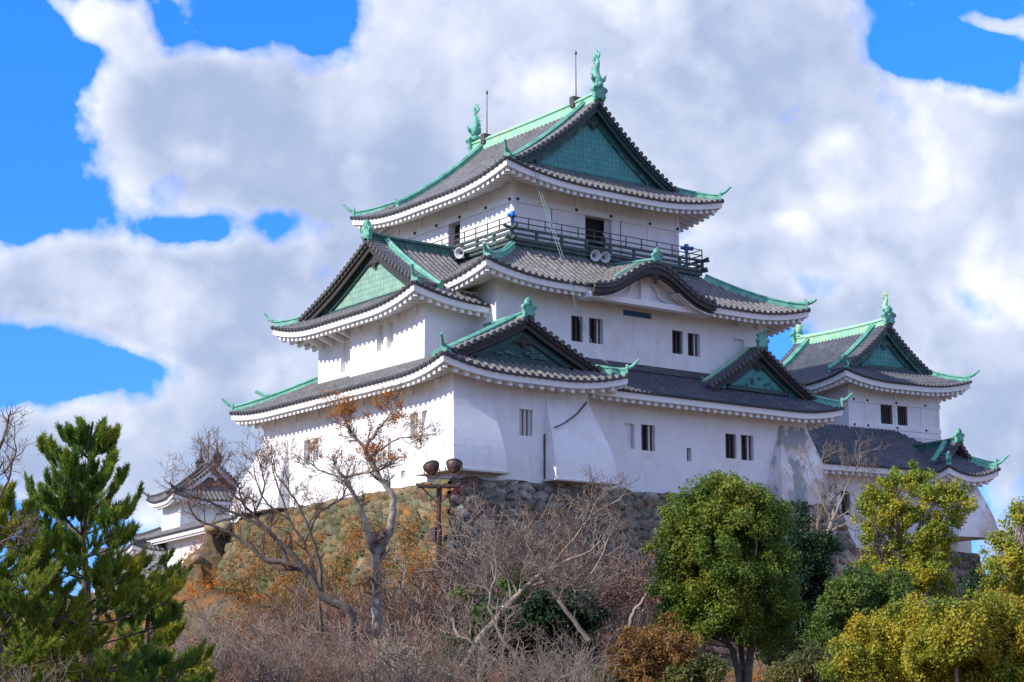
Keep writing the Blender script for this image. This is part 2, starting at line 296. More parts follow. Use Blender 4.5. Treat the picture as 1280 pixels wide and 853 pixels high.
# ------------------------------------------------------------------ Japanese roof kit
SIDES = {'f': ((0, 0), (1, 0), (0, 1)), 'l': ((0, 0), (0, 1), (1, 0)), 'r': ((1, 0), (0, 1), (-1, 0)), 'b': ((0, 1), (1, 0), (0, -1))}
class Roof:
    """rect eave (u0,v0,u1,v1); z0 mid eave height; slope a t + b t^2; corner lift"""
    def __init__(s, rect, z0, a, b, lift=.7, Lc=6., root=None, tile='tile', pitch=.42, over=1.6, drop=0.0, lifts=None):
        s.rect = rect; s.z0 = z0; s.a = a; s.b = b; s.lift = lift; s.Lc = Lc; s.root = root; s.tile = tile; s.pitch = pitch; s.over = over; s.lifts = lifts or {}
    def g(s, t): return s.a * t + s.b * t * t
    def length(s, side):
        u0, v0, u1, v1 = s.rect; return (u1 - u0) if side in 'fb' else (v1 - v0)
    def up(s, side, q, t):
        L = s.length(side); l0 = s.lifts.get(side + '0', s.lift); l1 = s.lifts.get(side + '1', s.lift); r = 0
        for d, l in ((q, l0), (L - q, l1)):
            c = max(0., 1 - max(d, 0) / s.Lc); r += l * c ** 2.3
        return r * max(0., 1 - t / s.Lc) ** 1.2
    def z(s, side, q, t): return s.z0 + s.g(t) + s.up(side, q, t)
    def P(s, side, q, t, dz=0.):
        o, S, T = SIDES[side]; u0, v0, u1, v1 = s.rect; ox = u0 if o[0] == 0 else u1; oy = v0 if o[1] == 0 else v1
        return (ox + S[0] * q + T[0] * t, oy + S[1] * q + T[1] * t, s.z(side, q, t) + dz)
    def tiles(s, mb, ends, side, pieces, course=.42):
        for (a, b, tmin, tmax) in pieces:
            n = max(1, round((b - a) / s.pitch)); p = (b - a) / n; r = p * .27; h = p * .24
            prof = [(-p / 2, 0.), (-r * 1.12, 0.), (-r * .85, h * .62), (0., h), (r * .85, h * .62), (r * 1.12, 0.)]
            for i in range(n):
                c = a + p * (i + .5); qs = [c + x for x, _ in prof] + [c + p / 2]; hs = [y for _, y in prof] + [0.]
                tm = tmax(c); t0 = tmin(c) if callable(tmin) else tmin
                if tm - t0 < .08: continue
                nt_ = max(1, int((tm - t0) / course)); k = len(qs); vs = []
                for j in range(nt_ + 1):
                    for e in ((0.,) if j == 0 else ((1.,) if j == nt_ else (1., 0.))):
                        f = j / nt_
                        for q, hh in zip(qs, hs):
                            te = max(t0, min(tmax(min(max(q, a + 1e-4), b - 1e-4)), tm + p)); t = t0 + (te - t0) * f
                            x, y, zt = s.P(side, q, t); stp = (.028 if e == 0. else 0.) * (1 if hh > 0 else .6)
                            vs.append((x, y, zt + hh + stp))
                rows = len(vs) // k; mb.add(vs, [(r_ * k + j, r_ * k + j + 1, (r_ + 1) * k + j + 1, (r_ + 1) * k + j) for r_ in range(rows - 1) for j in range(k - 1)])
                if ends is not None and t0 <= .01:
                    o, S, T = SIDES[side]; x, y, zt = s.P(side, c, 0.); ends.lathe((x - T[0] * .03, y - T[1] * .03, zt + h * .25), (-T[0], -T[1], 0.), [(r * 1.05, -.10), (r * 1.05, .02), (r * .8, .035), (r * .75, .015), (0.001, .03)], 8)
    def under(s, side, a, b, fmb, rmb, clip0=True, clip1=True, wall=None, rsp=.48):
        """white fascia board, soffit and rafter ends between eave positions a..b"""
        o, S, T = SIDES[side]; ov = wall or s.over; L = s.length(side)
        n = max(2, int((b - a) / .5)); qs = [a + (b - a) * i / n for i in range(n + 1)]
        def ring(q, lst):
            out = []
            for (t, dz) in lst:
                qq = q
                if clip0 and q < t: qq = t
                if clip1 and q > L - t: qq = L - t
                x, y, zt = s.P(side, qq, 0.); 
                z_ = s.z0 + s.up(side, qq, 0.) * (1 - .35 * min(1, t / ov)) + dz + .32 * max(0, t - .3)
                out.append((x + T[0] * t, y + T[1] * t, z_))
            return out
        # tile underside, fascia, soffit
        k = [(.02, .02), (.02, -.06), (.10, -.07), (.12, -.40), (.24, -.41), (.24, -.30), (ov + .06, -.34)]
        vs = []; 
        for q in qs: vs += ring(q, k)
        m = len(k); dark = []
        fmb.add(vs, [(i * m + j, i * m + j + 1, (i + 1) * m + j + 1, (i + 1) * m + j) for i in range(n) for j in range(2, m - 1)])
        s._dk.add(vs, [(i * m + j, i * m + j + 1, (i + 1) * m + j + 1, (i + 1) * m + j) for i in range(n) for j in (0, 1)])
        # rafters
        nr = int((b - a) / rsp)
        for i in range(nr):
            q = a + (b - a) * (i + .5) / nr; te = ov + .03
            if clip0: te = min(te, q - .12)
            if clip1: te = min(te, L - q - .12)
            if te < .5: continue
            wd = .115; vs = []
            for t in (.27, te):
                for (dq, dz) in ((-wd, -.30), (wd, -.30), (wd, -.62), (-wd, -.62)):
                    x, y, zt = s.P(side, q + dq, 0.)
                    z_ = s.z0 + s.up(side, q, 0.) * (1 - .35 * min(1, t / ov)) + dz + .32 * max(0, t - .3)
                    vs.append((x + T[0] * t, y + T[1] * t, z_))
            rmb.add(vs, [(0, 1, 2, 3), (7, 6, 5, 4), (0, 4, 5, 1), (1, 5, 6, 2), (2, 6, 7, 3), (3, 7, 4, 0)])
    def hipbeam(s, mb, side, at1):
        L = s.length(side); pts = []
        for t in (.34, s.over + .1):
            q = L - t if at1 else t; x, y, zt = s.P(side, q, t); lift = s.up(side, L if at1 else 0, 0) * (1 - .35 * min(1, t / s.over))
            pts.append((x, y, s.z0 + lift - .62 + .32 * max(0, t - .3)))
        mb.sweep(pts, [(-.12, -.06), (.12, -.06), (.12, .2), (-.12, .2)])
    def hipridge(s, mb, side, at1, t0, t1, horn=True, w=.30, h=.34, tail=True):
        L = s.length(side); n = 10; pts = []
        for i in range(n + 1):
            t = t0 + (t1 - t0) * i / n; q = L - t if at1 else t; x, y, zt = s.P(side, q, t); pts.append((x, y, zt + .04))
        mb.sweep(pts, ridge_prof(w, h))
        if horn:
            a = np.array(pts[0]); d = a - np.array(pts[1]); d[2] = 0; d /= np.linalg.norm(d)
            c = [a - d * .5 + zz * (h * .75), a + d * .05 + zz * (h * .85), a + d * .4 + zz * (h + .12), a + d * .75 + zz * (h + .45)]
            mb.tube(c, .10, 8, [1.2, 1.1, .9, .7])
            mb.sweep([a + d * .02, a + d * .14], [(-w * .62, -.05), (w * .62, -.05), (w * .55, h + .02), (0, h + .22), (-w * .55, h + .02)])
        return pts

def ridge_prof(w, h):
    a = w / 2
    return [(-a * 1.15, -.15), (-a * 1.15, h * .16), (-a * .85, h * .20), (-a * .85, h * .60), (-a * 1.2, h * .64), (-a * 1.2, h * .76), (-a * .55, h * .80), (-a * .42, h * .95), (0, h * 1.05),
            (a * .42, h * .95), (a * .55, h * .80), (a * 1.2, h * .76), (a * 1.2, h * .64), (a * .85, h * .60), (a * .85, h * .20), (a * 1.15, h * .16), (a * 1.15, -.15)]

def oni(mb, p, d, s=1., horn=True):
    """ridge-end ornament: crest plate with rings and side scrolls; p foot centre, d outward horizontal direction"""
    d = Vector(d).normalized(); r = d.cross(Vector((0, 0, 1))); p = Vector(p)
    def pt(a, b, c): return tuple(p + r * a * s + Vector((0, 0, 1)) * b * s + d * c * s)
    out = [(-.42, -.55), (-.5, .0), (-.62, .2), (-.5, .42), (-.3, .45), (-.26, .75), (0, .98), (.26, .75), (.3, .45), (.5, .42), (.62, .2), (.5, .0), (.42, -.55), (0, -.35)]
    n = len(out); vs = [pt(a, b, .18) for a, b in out] + [pt(a, b, -.12) for a, b in out]
    mb.add(vs, [tuple(range(n)), tuple(range(2 * n - 1, n - 1, -1))] + [(i, i + n, (i + 1) % n + n, (i + 1) % n) for i in range(n)])
    for (a, b, rr) in ((0, .55, .24), (-.47, .2, .17), (.47, .2, .17), (-.36, -.3, .13), (.36, -.3, .13)):
        mb.lathe(pt(a, b, .16), tuple(d), [(rr * s, -.05 * s), (rr * s, .06 * s), (rr * .7 * s, .09 * s), (rr * .6 * s, .03 * s), (.001, .07 * s)], 12)
    if horn:
        mb.tube([pt(0, .72, -.5), pt(0, .78, .0), pt(0, .88, .32), pt(0, 1.08, .52)], .11 * s, 8, [1.2, 1.1, .95, .75])

def shachi(mb, p, d, s=1.):
    """dolphin-like roof fish standing on its head, tail up; d points out of the ridge end"""
    d = Vector(d).normalized(); r = d.cross(Vector((0, 0, 1))); p = Vector(p); Z = Vector((0, 0, 1))
    path = [(.28, .10), (.20, .30), (.02, .55), (-.08, .85), (-.02, 1.15), (.12, 1.42), (.14, 1.62), (.02, 1.82)]
    rad = [.16, .27, .30, .26, .20, .15, .10, .05]
    pts = [tuple(p + d * a * s + Z * b * s) for a, b in path]
    mb.tube(pts, s, 9, rad)
    # tail fan
    c = p + d * .06 * s + Z * 1.62 * s
    for ang, ln in ((-62, .55), (-30, .62), (0, .66), (30, .55)):
        a = math.radians(ang); e = c + (d * math.sin(a) + Z * math.cos(a)) * ln * s; m_ = (c + e) / 2 + (d * math.cos(a) - Z * math.sin(a)) * .13 * s; m2 = (c + e) / 2 - (d * math.cos(a) - Z * math.sin(a)) * .11 * s
        q = r * .035 * s; vs = [tuple(x + y) for y in (q, -q) for x in (c, m_, e, m2)]
        mb.add(vs, [(0, 1, 2, 3), (7, 6, 5, 4), (0, 4, 5, 1), (1, 5, 6, 2), (2, 6, 7, 3), (3, 7, 4, 0)])
    # back spikes and pectoral fins
    for i in range(1, 6):
        a = Vector(pts[i]); b = a - d * (rad[i] + .26) * s + Z * .16 * s; w_ = Z * .10 * s; q = r * .03 * s
        mb.add([tuple(a - d * rad[i] * .6 * s - w_), tuple(a - d * rad[i] * .6 * s + w_), tuple(b), tuple(a - d * rad[i] * .6 * s + q), tuple(b + q)], [(0, 1, 2), (0, 3, 4, 2), (1, 3, 4, 2)])
    for sgn in (-1, 1):
        a = p + d * .1 * s + Z * .5 * s; vs = [tuple(a + r * sgn * .2 * s), tuple(a + r * sgn * .55 * s + Z * .32 * s + d * .1 * s), tuple(a + r * sgn * .5 * s - Z * .05 * s + d * .05 * s), tuple(a + r * sgn * .3 * s - Z * .2 * s)]
        vs2 = [tuple(Vector(x) + d * .05 * s) for x in vs]; mb.add(vs + vs2, [(0, 1, 2, 3), (7, 6, 5, 4), (0, 4, 5, 1), (1, 5, 6, 2), (2, 6, 7, 3), (3, 7, 4, 0)])
    mb.ball(tuple(p + d * .30 * s + Z * .16 * s), .22 * s, 8)
    mb.box(tuple(p - Vector((.24, .24, .12)) * s), tuple(p + Vector((.24, .24, .1)) * s))

def verge(roof_pts, out, tmb, emb, bmb, gmb=None, step=.40, length=.85, board=.55, kudari=.95, r=.145, kd_h=.34, lines=True):
    """roof_pts: curve on the roof surface at the gable edge, eave end -> apex. out: outward unit direction (2D)"""
    P = [np.array(p, float) for p in roof_pts]; o = np.array([out[0], out[1], 0.])
    L = [0.]
    for a, b in zip(P, P[1:]): L.append(L[-1] + np.linalg.norm(b - a))
    def at(l):
        for i in range(len(L) - 1):
            if l <= L[i + 1] or i == len(L) - 2:
                f = (l - L[i]) / (L[i + 1] - L[i]); return P[i] + (P[i + 1] - P[i]) * f, (P[i + 1] - P[i]) / (L[i + 1] - L[i])
    n = max(3, round(L[-1] / step))
    for i in range(n):
        p, t = at(L[-1] * (i + .5) / n); nrm = np.cross(t, o); nrm = nrm / np.linalg.norm(nrm); nrm = nrm if nrm[2] > 0 else -nrm
        a = p - o * (length - .12) + nrm * .07; b = p + o * .12 + nrm * .05
        tmb.sweep([a, b], [(math.cos(x) * r * 1.0, math.sin(x) * r) for x in [PI * k / 5 for k in range(6)]] + [(-r * 1.2, -.06), (r * 1.2, -.06)], up=tuple(nrm))
        emb.lathe(tuple(b - nrm * .01 + nrm * .02), tuple(o), [(r * 1.08, -.05), (r * 1.08, .025), (r * .8, .04), (.001, .03)], 8)
    # flat pan strip below the short tiles
    strip = []
    for p in P: strip += [tuple(p + o * .08 + zz * .06), tuple(p - o * (length) + zz * .06)]
    tmb.add(strip, [(2 * i, 2 * i + 1, 2 * i + 3, 2 * i + 2) for i in range(len(P) - 1)])
    # round roll closing the inner ends
    tmb.tube([tuple(p - o * length + zz * .09) for p in P], .12, 6)
    # barge board, two steps
    up = (0, 0, 1)
    for (d0, d1, z1, z2) in ((.02, -.12, .04, -board * .45), (-.10, -.22, -board * .30, -board)):
        vs = []
        for p in P:
            vs += [tuple(p + o * d0 + zz * z1), tuple(p + o * d0 + zz * z2), tuple(p + o * d1 + zz * z2), tuple(p + o * d1 + zz * z1)]
        bmb.add(vs, [(4 * i + j, 4 * i + (j + 1) % 4, 4 * i + 4 + (j + 1) % 4, 4 * i + 4 + j) for i in range(len(P) - 1) for j in range(4)] + [(0, 1, 2, 3), tuple(len(vs) - 1 - x for x in range(4))])
    if gmb is not None:
        pts = [tuple(p - o * (length + kudari * .25) + zz * .05) for p in P]
        gmb.sweep(pts, ridge_prof(.34, kd_h))

def gable_wall(mb, mb2, pts, off, out, zbase, mi=.45, rib=.3):
    """triangular gable field below the verge curve. pts both flanks: left eave->apex->right eave"""
    o = np.array([out[0], out[1], 0.]); T = [np.array(p) - o * off - zz * .25 for p in pts]
    vs = []; 
    for p in T: vs += [tuple(p), (p[0], p[1], min(zbase, p[2]))]
    mb.add(vs, [(2 * i, 2 * i + 1, 2 * i + 3, 2 * i + 2) for i in range(len(T) - 1)])
    # inner moulding following the curve
    if mb2 is not None:
        m_ = [p + o * .06 - zz * (mi) for p in T]; m_ = [p for p in m_ if p[2] > zbase + .1]
        if len(m_) > 2:
            mb2.sweep([tuple(p) for p in m_], [(-.06, -rib / 2), (.06, -rib / 2), (.06, rib / 2), (-.06, rib / 2)])
            mb2.sweep([tuple(m_[0] * [1, 1, 0] + zz * (zbase + .12)), tuple(m_[-1] * [1, 1, 0] + zz * (zbase + .12))], [(-.06, -.12), (.06, -.12), (.06, .12), (-.06, .12)])

def wall(mb, p0, p1, z0, z1, holes=(), depth=.35, z0b=None, inward=None):
    """wall sheet from p0 to p1 (2D) with recessed openings (s0,s1,za,zb); outward normal is right of p0->p1"""
    p0 = np.array(p0, float); p1 = np.array(p1, float); L = np.linalg.norm(p1 - p0); d = (p1 - p0) / L; n = np.array([d[1], -d[0]])
    ss = sorted({0., L, *[h[0] for h in holes], *[h[1] for h in holes]}); zs = sorted({z0, z1, *[h[2] for h in holes], *[h[3] for h in holes]})
    def pt(s, z, dd=0): q = p0 + d * s - n * dd; return (q[0], q[1], z)
    for a, b in zip(ss, ss[1:]):
        for c, e in zip(zs, zs[1:]):
            m = ((a + b) / 2, (c + e) / 2)
            if any(h[0] < m[0] < h[1] and h[2] < m[1] < h[3] for h in holes): continue
            mb.add([pt(a, c), pt(b, c), pt(b, e), pt(a, e)], [(0, 1, 2, 3)])
    for (a, b, c, e) in holes:
        mb.add([pt(a, c), pt(b, c), pt(b, e), pt(a, e), pt(a, c, depth), pt(b, c, depth), pt(b, e, depth), pt(a, e, depth)], [(0, 4, 5, 1), (1, 5, 6, 2), (2, 6, 7, 3), (3, 7, 4, 0)])
def window(parent, p0, p1, h, depth=.35, bars=3, back='black', bar='bar_dark', barw=.10, closed=0., horiz=0, leaf='plaster', label=None, name='window'):
    """backing, bars and a sliding plaster leaf inside one opening of a wall p0->p1"""
    p0 = np.array(p0, float); p1 = np.array(p1, float); L = np.linalg.norm(p1 - p0); d = (p1 - p0) / L; n = np.array([d[1], -d[0]]); a, b, c, e = h
    def bx(mb, s0, s1, z0, z1, d0, d1):
        q = [p0 + d * s - n * dd for s in (s0, s1) for dd in (d0, d1)]
        vs = [(x[0], x[1], z) for z in (z0, z1) for x in q]
        mb.add(vs, [(0, 1, 3, 2), (4, 6, 7, 5), (0, 4, 5, 1), (2, 3, 7, 6), (0, 2, 6, 4), (1, 5, 7, 3)])
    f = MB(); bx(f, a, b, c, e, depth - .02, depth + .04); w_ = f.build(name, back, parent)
    if closed:
        m = MB(); 
        if closed > 0: bx(m, b - (b - a) * closed, b - .01, c, e, depth * .55, depth * .8)
        else: bx(m, a + .01, a - (b - a) * closed, c, e, depth * .55, depth * .8)
        m.build('shutter', leaf, w_)
    if bars:
        m = MB()
        for i in range(bars):
            s = a + (b - a) * (i + .5) / bars; bx(m, s - barw / 2, s + barw / 2, c, e, depth * .3, depth * .3 + barw)
        for i in range(horiz):
            z = c + (e - c) * (i + .5) / horiz; bx(m, a, b, z - .03, z + .03, depth * .3 + .01, depth * .3 + .06)
        m.build('window_bars', bar, w_)
    if label: w_['label'] = label
    return w_

def clusters(mb, pad=.12):
    """split a collected mesh into touching groups, one object each"""
    if not mb.v: return []
    par = list(range(len(mb.v)))
    def find(i):
        while par[i] != i: par[i] = par[par[i]]; i = par[i]
        return i
    for f in mb.f:
        a = find(f[0])
        for i in f[1:]: par[find(i)] = a
    isl = {}
    for i in range(len(mb.v)): isl.setdefault(find(i), []).append(i)
    V = np.array(mb.v); ks = [k for k in isl if len(isl[k]) > 1]; bb = {k: (V[isl[k]].min(0) - pad, V[isl[k]].max(0) + pad) for k in ks}; g = {k: k for k in ks}
    def gf(k):
        while g[k] != k: k = g[k]
        return k
    for i, a in enumerate(ks):
        for b in ks[i + 1:]:
            if np.all(bb[a][0] <= bb[b][1]) and np.all(bb[b][0] <= bb[a][1]):
                A, B_ = V[isl[a]], V[isl[b]]
                if np.min(np.linalg.norm(A[:, None] - B_[None], axis=2)) < .45: g[gf(b)] = gf(a)
    out = {}
    for k in ks: out.setdefault(gf(k), set()).add(k)
    fo = {}
    for f in mb.f: fo.setdefault(gf(find(f[0])), []).append(f)
    res = []
    for k, fs in fo.items():
        ids = sorted({i for f in fs for i in f}); mp = {i: n for n, i in enumerate(ids)}
        res.append(([mb.v[i] for i in ids], [tuple(mp[i] for i in f) for f in fs]))
    return res
class RB:
    """collects the pieces of one roof tier"""
    def __init__(s, R):
        s.R = R; s.t = MB(); s.e = MB(); s.fa = MB(); s.ra = MB(); s.dk = MB(); R._dk = s.dk; s.rg = MB(); s.pn = MB(); s.bd = MB(); s.ml = MB(); s.on = MB(); s.mr = MB()
    def finish(s, root, ridge='copper', panel='gable_panel', board='copper_dark', mould='copper_mid', orn='copper', mainridge='copper_pale', label=None):
        r = s.t.build('roof', s.R.tile, root)
        if label: r['label'] = label
        for mb, nm, m in ((s.e, 'eave_tiles', 'tile_end'), (s.fa, 'eave_board', 'trim'), (s.ra, 'rafters', 'trim'), (s.dk, 'tile_underside', 'tile_end')):
            if mb.v: mb.build(nm, m, r)
        for mb, nm, m in ((s.rg, 'hip_ridge', ridge), (s.mr, 'main_ridge', mainridge), (s.pn, 'gable', panel), (s.bd, 'bargeboard', board), (s.ml, 'gable_moulding', mould), (s.on, 'ridge_ornament', orn)):
            for v, f in clusters(mb): mkmesh(nm, v, f, m, r)
        return r
ADJ = {'f': ('l', 'r', (0, -1)), 'l': ('f', 'b', (-1, 0))}
def irimoya(B, front, g1, Wd, qend, woff=.6, step=.40, ks=None, ridge=True, pale=True, backg=None, kud=True, kick=1.15, orn=1., mi=.5, rw=.5, rh=.72, board=.55, rend=None):
    """gable facing `front`; Wd=(W of first adjoining side, W of second); qend: ridge end measured from the front eave"""
    R = B.R; sa, sb, out = ADJ[front]
    for which in ((0, 1) if backg is None else (0, 1, 2)):
        pass
    def curve(side, q, Wm, t0): return [R.P(side, q, t0 + (Wm - t0) * i / 14) for i in range(15)]
    fronts = [(g1, out)] + ([(backg, (-out[0], -out[1]))] if backg else [])
    for q, o in fronts:
        ca = curve(sa, q, Wd[0], g1 * .75); cb = curve(sb, q, Wd[1], g1 * .75 * (Wd[1] / Wd[0]))
        for c in (ca, cb): verge(c, o, B.t, B.e, B.bd, None, step=step, board=board)
        zb = R.z0 + R.g(g1 + woff) - .1
        gable_wall(B.pn, B.ml, ca + cb[::-1][1:], woff, o, zb, mi=mi)
        # pendant under the apex
        ap = np.array(ca[-1]) + np.array([o[0], o[1], 0]) * (-woff + .14) - zz * (mi + .75)
        sx, sy = (1, .35) if o[0] == 0 else (.35, 1)
        for (dx, dz, rr) in ((0, 0, .30), (-.38, .10, .20), (.38, .10, .20), (-.68, .02, .14), (.68, .02, .14), (0, -.3, .16), (0, .32, .2)):
            B.bd.ball(ap + np.array([dx * (o[0] == 0), dx * (o[1] == 0), dz]) * orn, rr * orn, 8, sx, sy, 1)
        qq = q + kick * (1 if q == g1 else -1)
        for sd, Wm, kk in ((sa, Wd[0], 1), (sb, Wd[1], Wd[1] / Wd[0])):
            if kud:
                pts = [R.P(sd, qq, t, .04) for t in np.linspace(g1 * kk * .8, Wm, 13)]
                B.rg.sweep(pts, ridge_prof(.36, .40))
                d = np.array(pts[0]) - np.array(pts[1]); d[2] = 0; oni(B.on, np.array(pts[0]) + zz * .12, tuple(d), .42 * orn)
        oni(B.on, np.array(R.P(sa, q, Wd[0])) + zz * (.62 * orn) + np.array([o[0], o[1], 0]) * .05, (o[0], o[1], 0), orn, horn=False)
    if ridge:
        n = 12; e = rend or qend; pts = []
        for i in range(n + 1):
            q = g1 + .05 + (e - g1 - .1) * i / n; f = abs(2 * i / n - 1) if backg else max(0, 1 - 2 * i / n)
            p = R.P(sa, q, Wd[0]); pts.append((p[0], p[1], p[2] - .1 + .12 * f ** 3))
        B.mr.sweep(pts, ridge_prof(rw, rh))

# ================================================================== CASTLE KEEP
keep = empty('castle_keep', (13, 11, 0), 'largest white castle building, three storeys of green ridged roofs', 'castle keep')

# ---- third storey roof
R3 = Roof((5.5, 3.0, 21.9, 20.0), 18.15, .50, .0285, lift=.78, Lc=6.5, pitch=.42, over=2.0)
B = RB(R3); L = 17.0; Wf = 16.4
for sd in 'lr':
    R3.tiles(B.t, B.e, sd, [(0, 2., 0, lambda q: q), (2., 15., 0, lambda q: 8.2), (15., 17., 0, lambda q: 17 - q)])
    R3.under(sd, 0, L, B.fa, B.ra)
for sd in 'fb':
    R3.tiles(B.t, B.e, sd, [(0, Wf, 0, lambda q: min(q, Wf - q, 2.7))])
    R3.under(sd, 0, Wf, B.fa, B.ra); R3.hipbeam(B.ra, sd, False); R3.hipbeam(B.ra, sd, True)
    for at in (False, True): R3.hipridge(B.rg, sd, at, .25, 2.3)
irimoya(B, 'f', 2.0, (8.2, 8.2), 15.0, backg=15.0, step=.40, orn=.88)
B.finish(keep, label='topmost roof of the keep, with two fish ornaments on its ridge')
for q, d in ((2.15, -1), (14.85, 1)):
    m = MB(); p = R3.P('l', q, 8.2); shachi(m, (p[0], p[1] , p[2] + .9), (0, d, 0), 1.06); m.build('fish_ornament', 'copper', keep, True)
for q in (4.15, 13.6):
    p = R3.P('l', q, 8.2); m = MB(); m.tube([(p[0], p[1], p[2] + .5), (p[0], p[1], p[2] + 2.0), (p[0], p[1], p[2] + 3.9)], .045, 6, [1, .8, .5]); m.box((p[0] - .36, p[1] - .2, p[2] + .2), (p[0] + .36, p[1] + .2, p[2] + .85)); m.tube([(p[0], p[1], p[2] + 3.6), (p[0], p[1], p[2] + 3.75)], .08, 6); m.build('lightning_rod', 'steel', keep)

# ---- second storey roof with the curved karahafu gable in front
R2 = Roof((2.5, .7, 26.7, 22.5), 11.62, .60, .03, lift=.72, Lc=5.5, pitch=.45, over=1.8)
B = RB(R2); LF = 24.2; LL = 21.8; kl, kr = .81, .63
KC, KH, KA = 14.05, 4.45, 1.72
def kz(x):
    s = min(1, abs(x) / KH); return KA * (.5 + .5 * math.cos(PI * s)) ** 1.05 - .10 * math.sin(PI * s) ** 2
R2.tiles(B.t, B.e, 'f', [(0, 7.1, 0, lambda q: min(q * kl, 3.7)), (7.1, 16.0, lambda q: max(.05, (kz(q - 11.55) + .06) / .52 - .25), lambda q: 3.7), (16.0, LF, 0, lambda q: min((LF - q) * kr, 3.7))])
_z = Roof.z
def side_scaled(R, side, k):
    R2s = Roof(R.rect, R.z0, R.a * k, R.b * k * k, R.lift, R.Lc, pitch=R.pitch, over=R.over, tile=R.tile, lifts=R.lifts); R2s._dk = R._dk; return R2s
R2l = side_scaled(R2, 'l', kl); R2r = side_scaled(R2, 'r', kr)
R2l.tiles(B.t, B.e, 'l', [(0, LL, 0, lambda q: min(q / kl, LL - q, 4.4))])
R2r.tiles(B.t, B.e, 'r', [(0, LL, 0, lambda q: min(q / kr, LL - q, 6.2))])
R2.tiles(B.t, B.e, 'b', [(0, LF, 0, lambda q: min(q, LF - q, 3.7))])
R2.under('f', 0, 7.3, B.fa, B.ra, clip1=False); R2.under('f', 15.8, LF, B.fa, B.ra, clip0=False)
R2.under('l', 0, LL, B.fa, B.ra); R2.under('r', 0, LL, B.fa, B.ra); R2.under('b', 0, LF, B.fa, B.ra)
for at in (False, True): R2.hipbeam(B.ra, 'f', at); R2.hipbeam(B.ra, 'b', at)
for at, k in ((False, kl), (True, kr)):
    pts = []
    for i in range(11):
        t = .2 + 3.3 * i / 10; q = t / k; q = LF - q if at else q; x, y, z_ = R2.P('f', q, t); pts.append((x, y, z_ + .03))
    B.rg.sweep(pts, ridge_prof(.32, .36)); a = np.array(pts[0]); d = a - np.array(pts[1]); d[2] = 0; d /= np.linalg.norm(d)
    B.rg.tube([a - d * .5 + zz * .28, a + d * .1 + zz * .3, a + d * .42 + zz * .40, a + d * .7 + zz * .58], .11, 8, [1.2, 1.1, .9, .7]); B.rg.sweep([a, a + d * .14], [(-.2, -.05), (.2, -.05), (.18, .4), (0, .6), (-.18, .4)])
n = 21; p = 2 * KH / n; rr = .125
for i in range(n):
    c = -KH + p * (i + .5); vs = []; k = 7; tm = 3.6
    for j in range(9):
        for e in ((0.,) if j == 0 else ((1.,) if j == 8 else (1., 0.))):
            t = tm * j / 8; zc = .10 * t
            for (dx, h) in ((-p / 2, 0), (-rr * 1.1, 0), (-rr * .8, rr * .6), (0, rr), (rr * .8, rr * .6), (rr * 1.1, 0), (p / 2, 0)):
                vs.append((KC + c + dx, .15 + t, R2.z0 + .06 + kz(c + dx) + zc + h + (.028 if e == 0. else 0)))
    rows = len(vs) // k; B.t.add(vs, [(a * k + b, a * k + b + 1, (a + 1) * k + b + 1, (a + 1) * k + b) for a in range(rows - 1) for b in range(k - 1)])
    B.e.lathe((KC + c, .12, R2.z0 + .10 + kz(c)), (0, -1, 0), [(rr * 1.15, -.1), (rr * 1.15, .03), (rr * .85, .045), (.001, .035)], 8)
xs = np.linspace(-KH - .05, KH + .05, 41)
for (y0, y1, za, zb, mb) in ((.16, .34, .03, -.20, B.dk), (.24, .46, -.16, -.55, B.bd), (.38, .60, -.5, -.72, B.bd)):
    vs = []
    for x in xs:
        z_ = R2.z0 + kz(x); sc = .8 + .2 * (1 - abs(x) / KH); vs += [(KC + x, y0, z_ + za), (KC + x, y0, z_ + zb * sc), (KC + x, y1, z_ + zb * sc), (KC + x, y1, z_ + za)]
    mb.add(vs, [(4 * i + j, 4 * i + (j + 1) % 4, 4 * i + 4 + (j + 1) % 4, 4 * i + 4 + j) for i in range(40) for j in range(4)] + [(0, 1, 2, 3), (163, 162, 161, 160)])
vs = []
for x in xs: z_ = R2.z0 + kz(x) - .42; vs += [(KC + x, .4, z_), (KC + x, 2.55, z_ + .1)]
B.fa.add(vs, [(2 * i, 2 * i + 1, 2 * i + 3, 2 * i + 2) for i in range(40)])
for (dx, dz, r_) in ((0, -.62, .30), (-.42, -.50, .20), (.42, -.50, .20), (0, -.95, .17), (-.74, -.50, .13), (.74, -.5, .13)): B.bd.ball((KC + dx, .36, R2.z0 + KA + dz), r_, 8, 1, .4, 1)
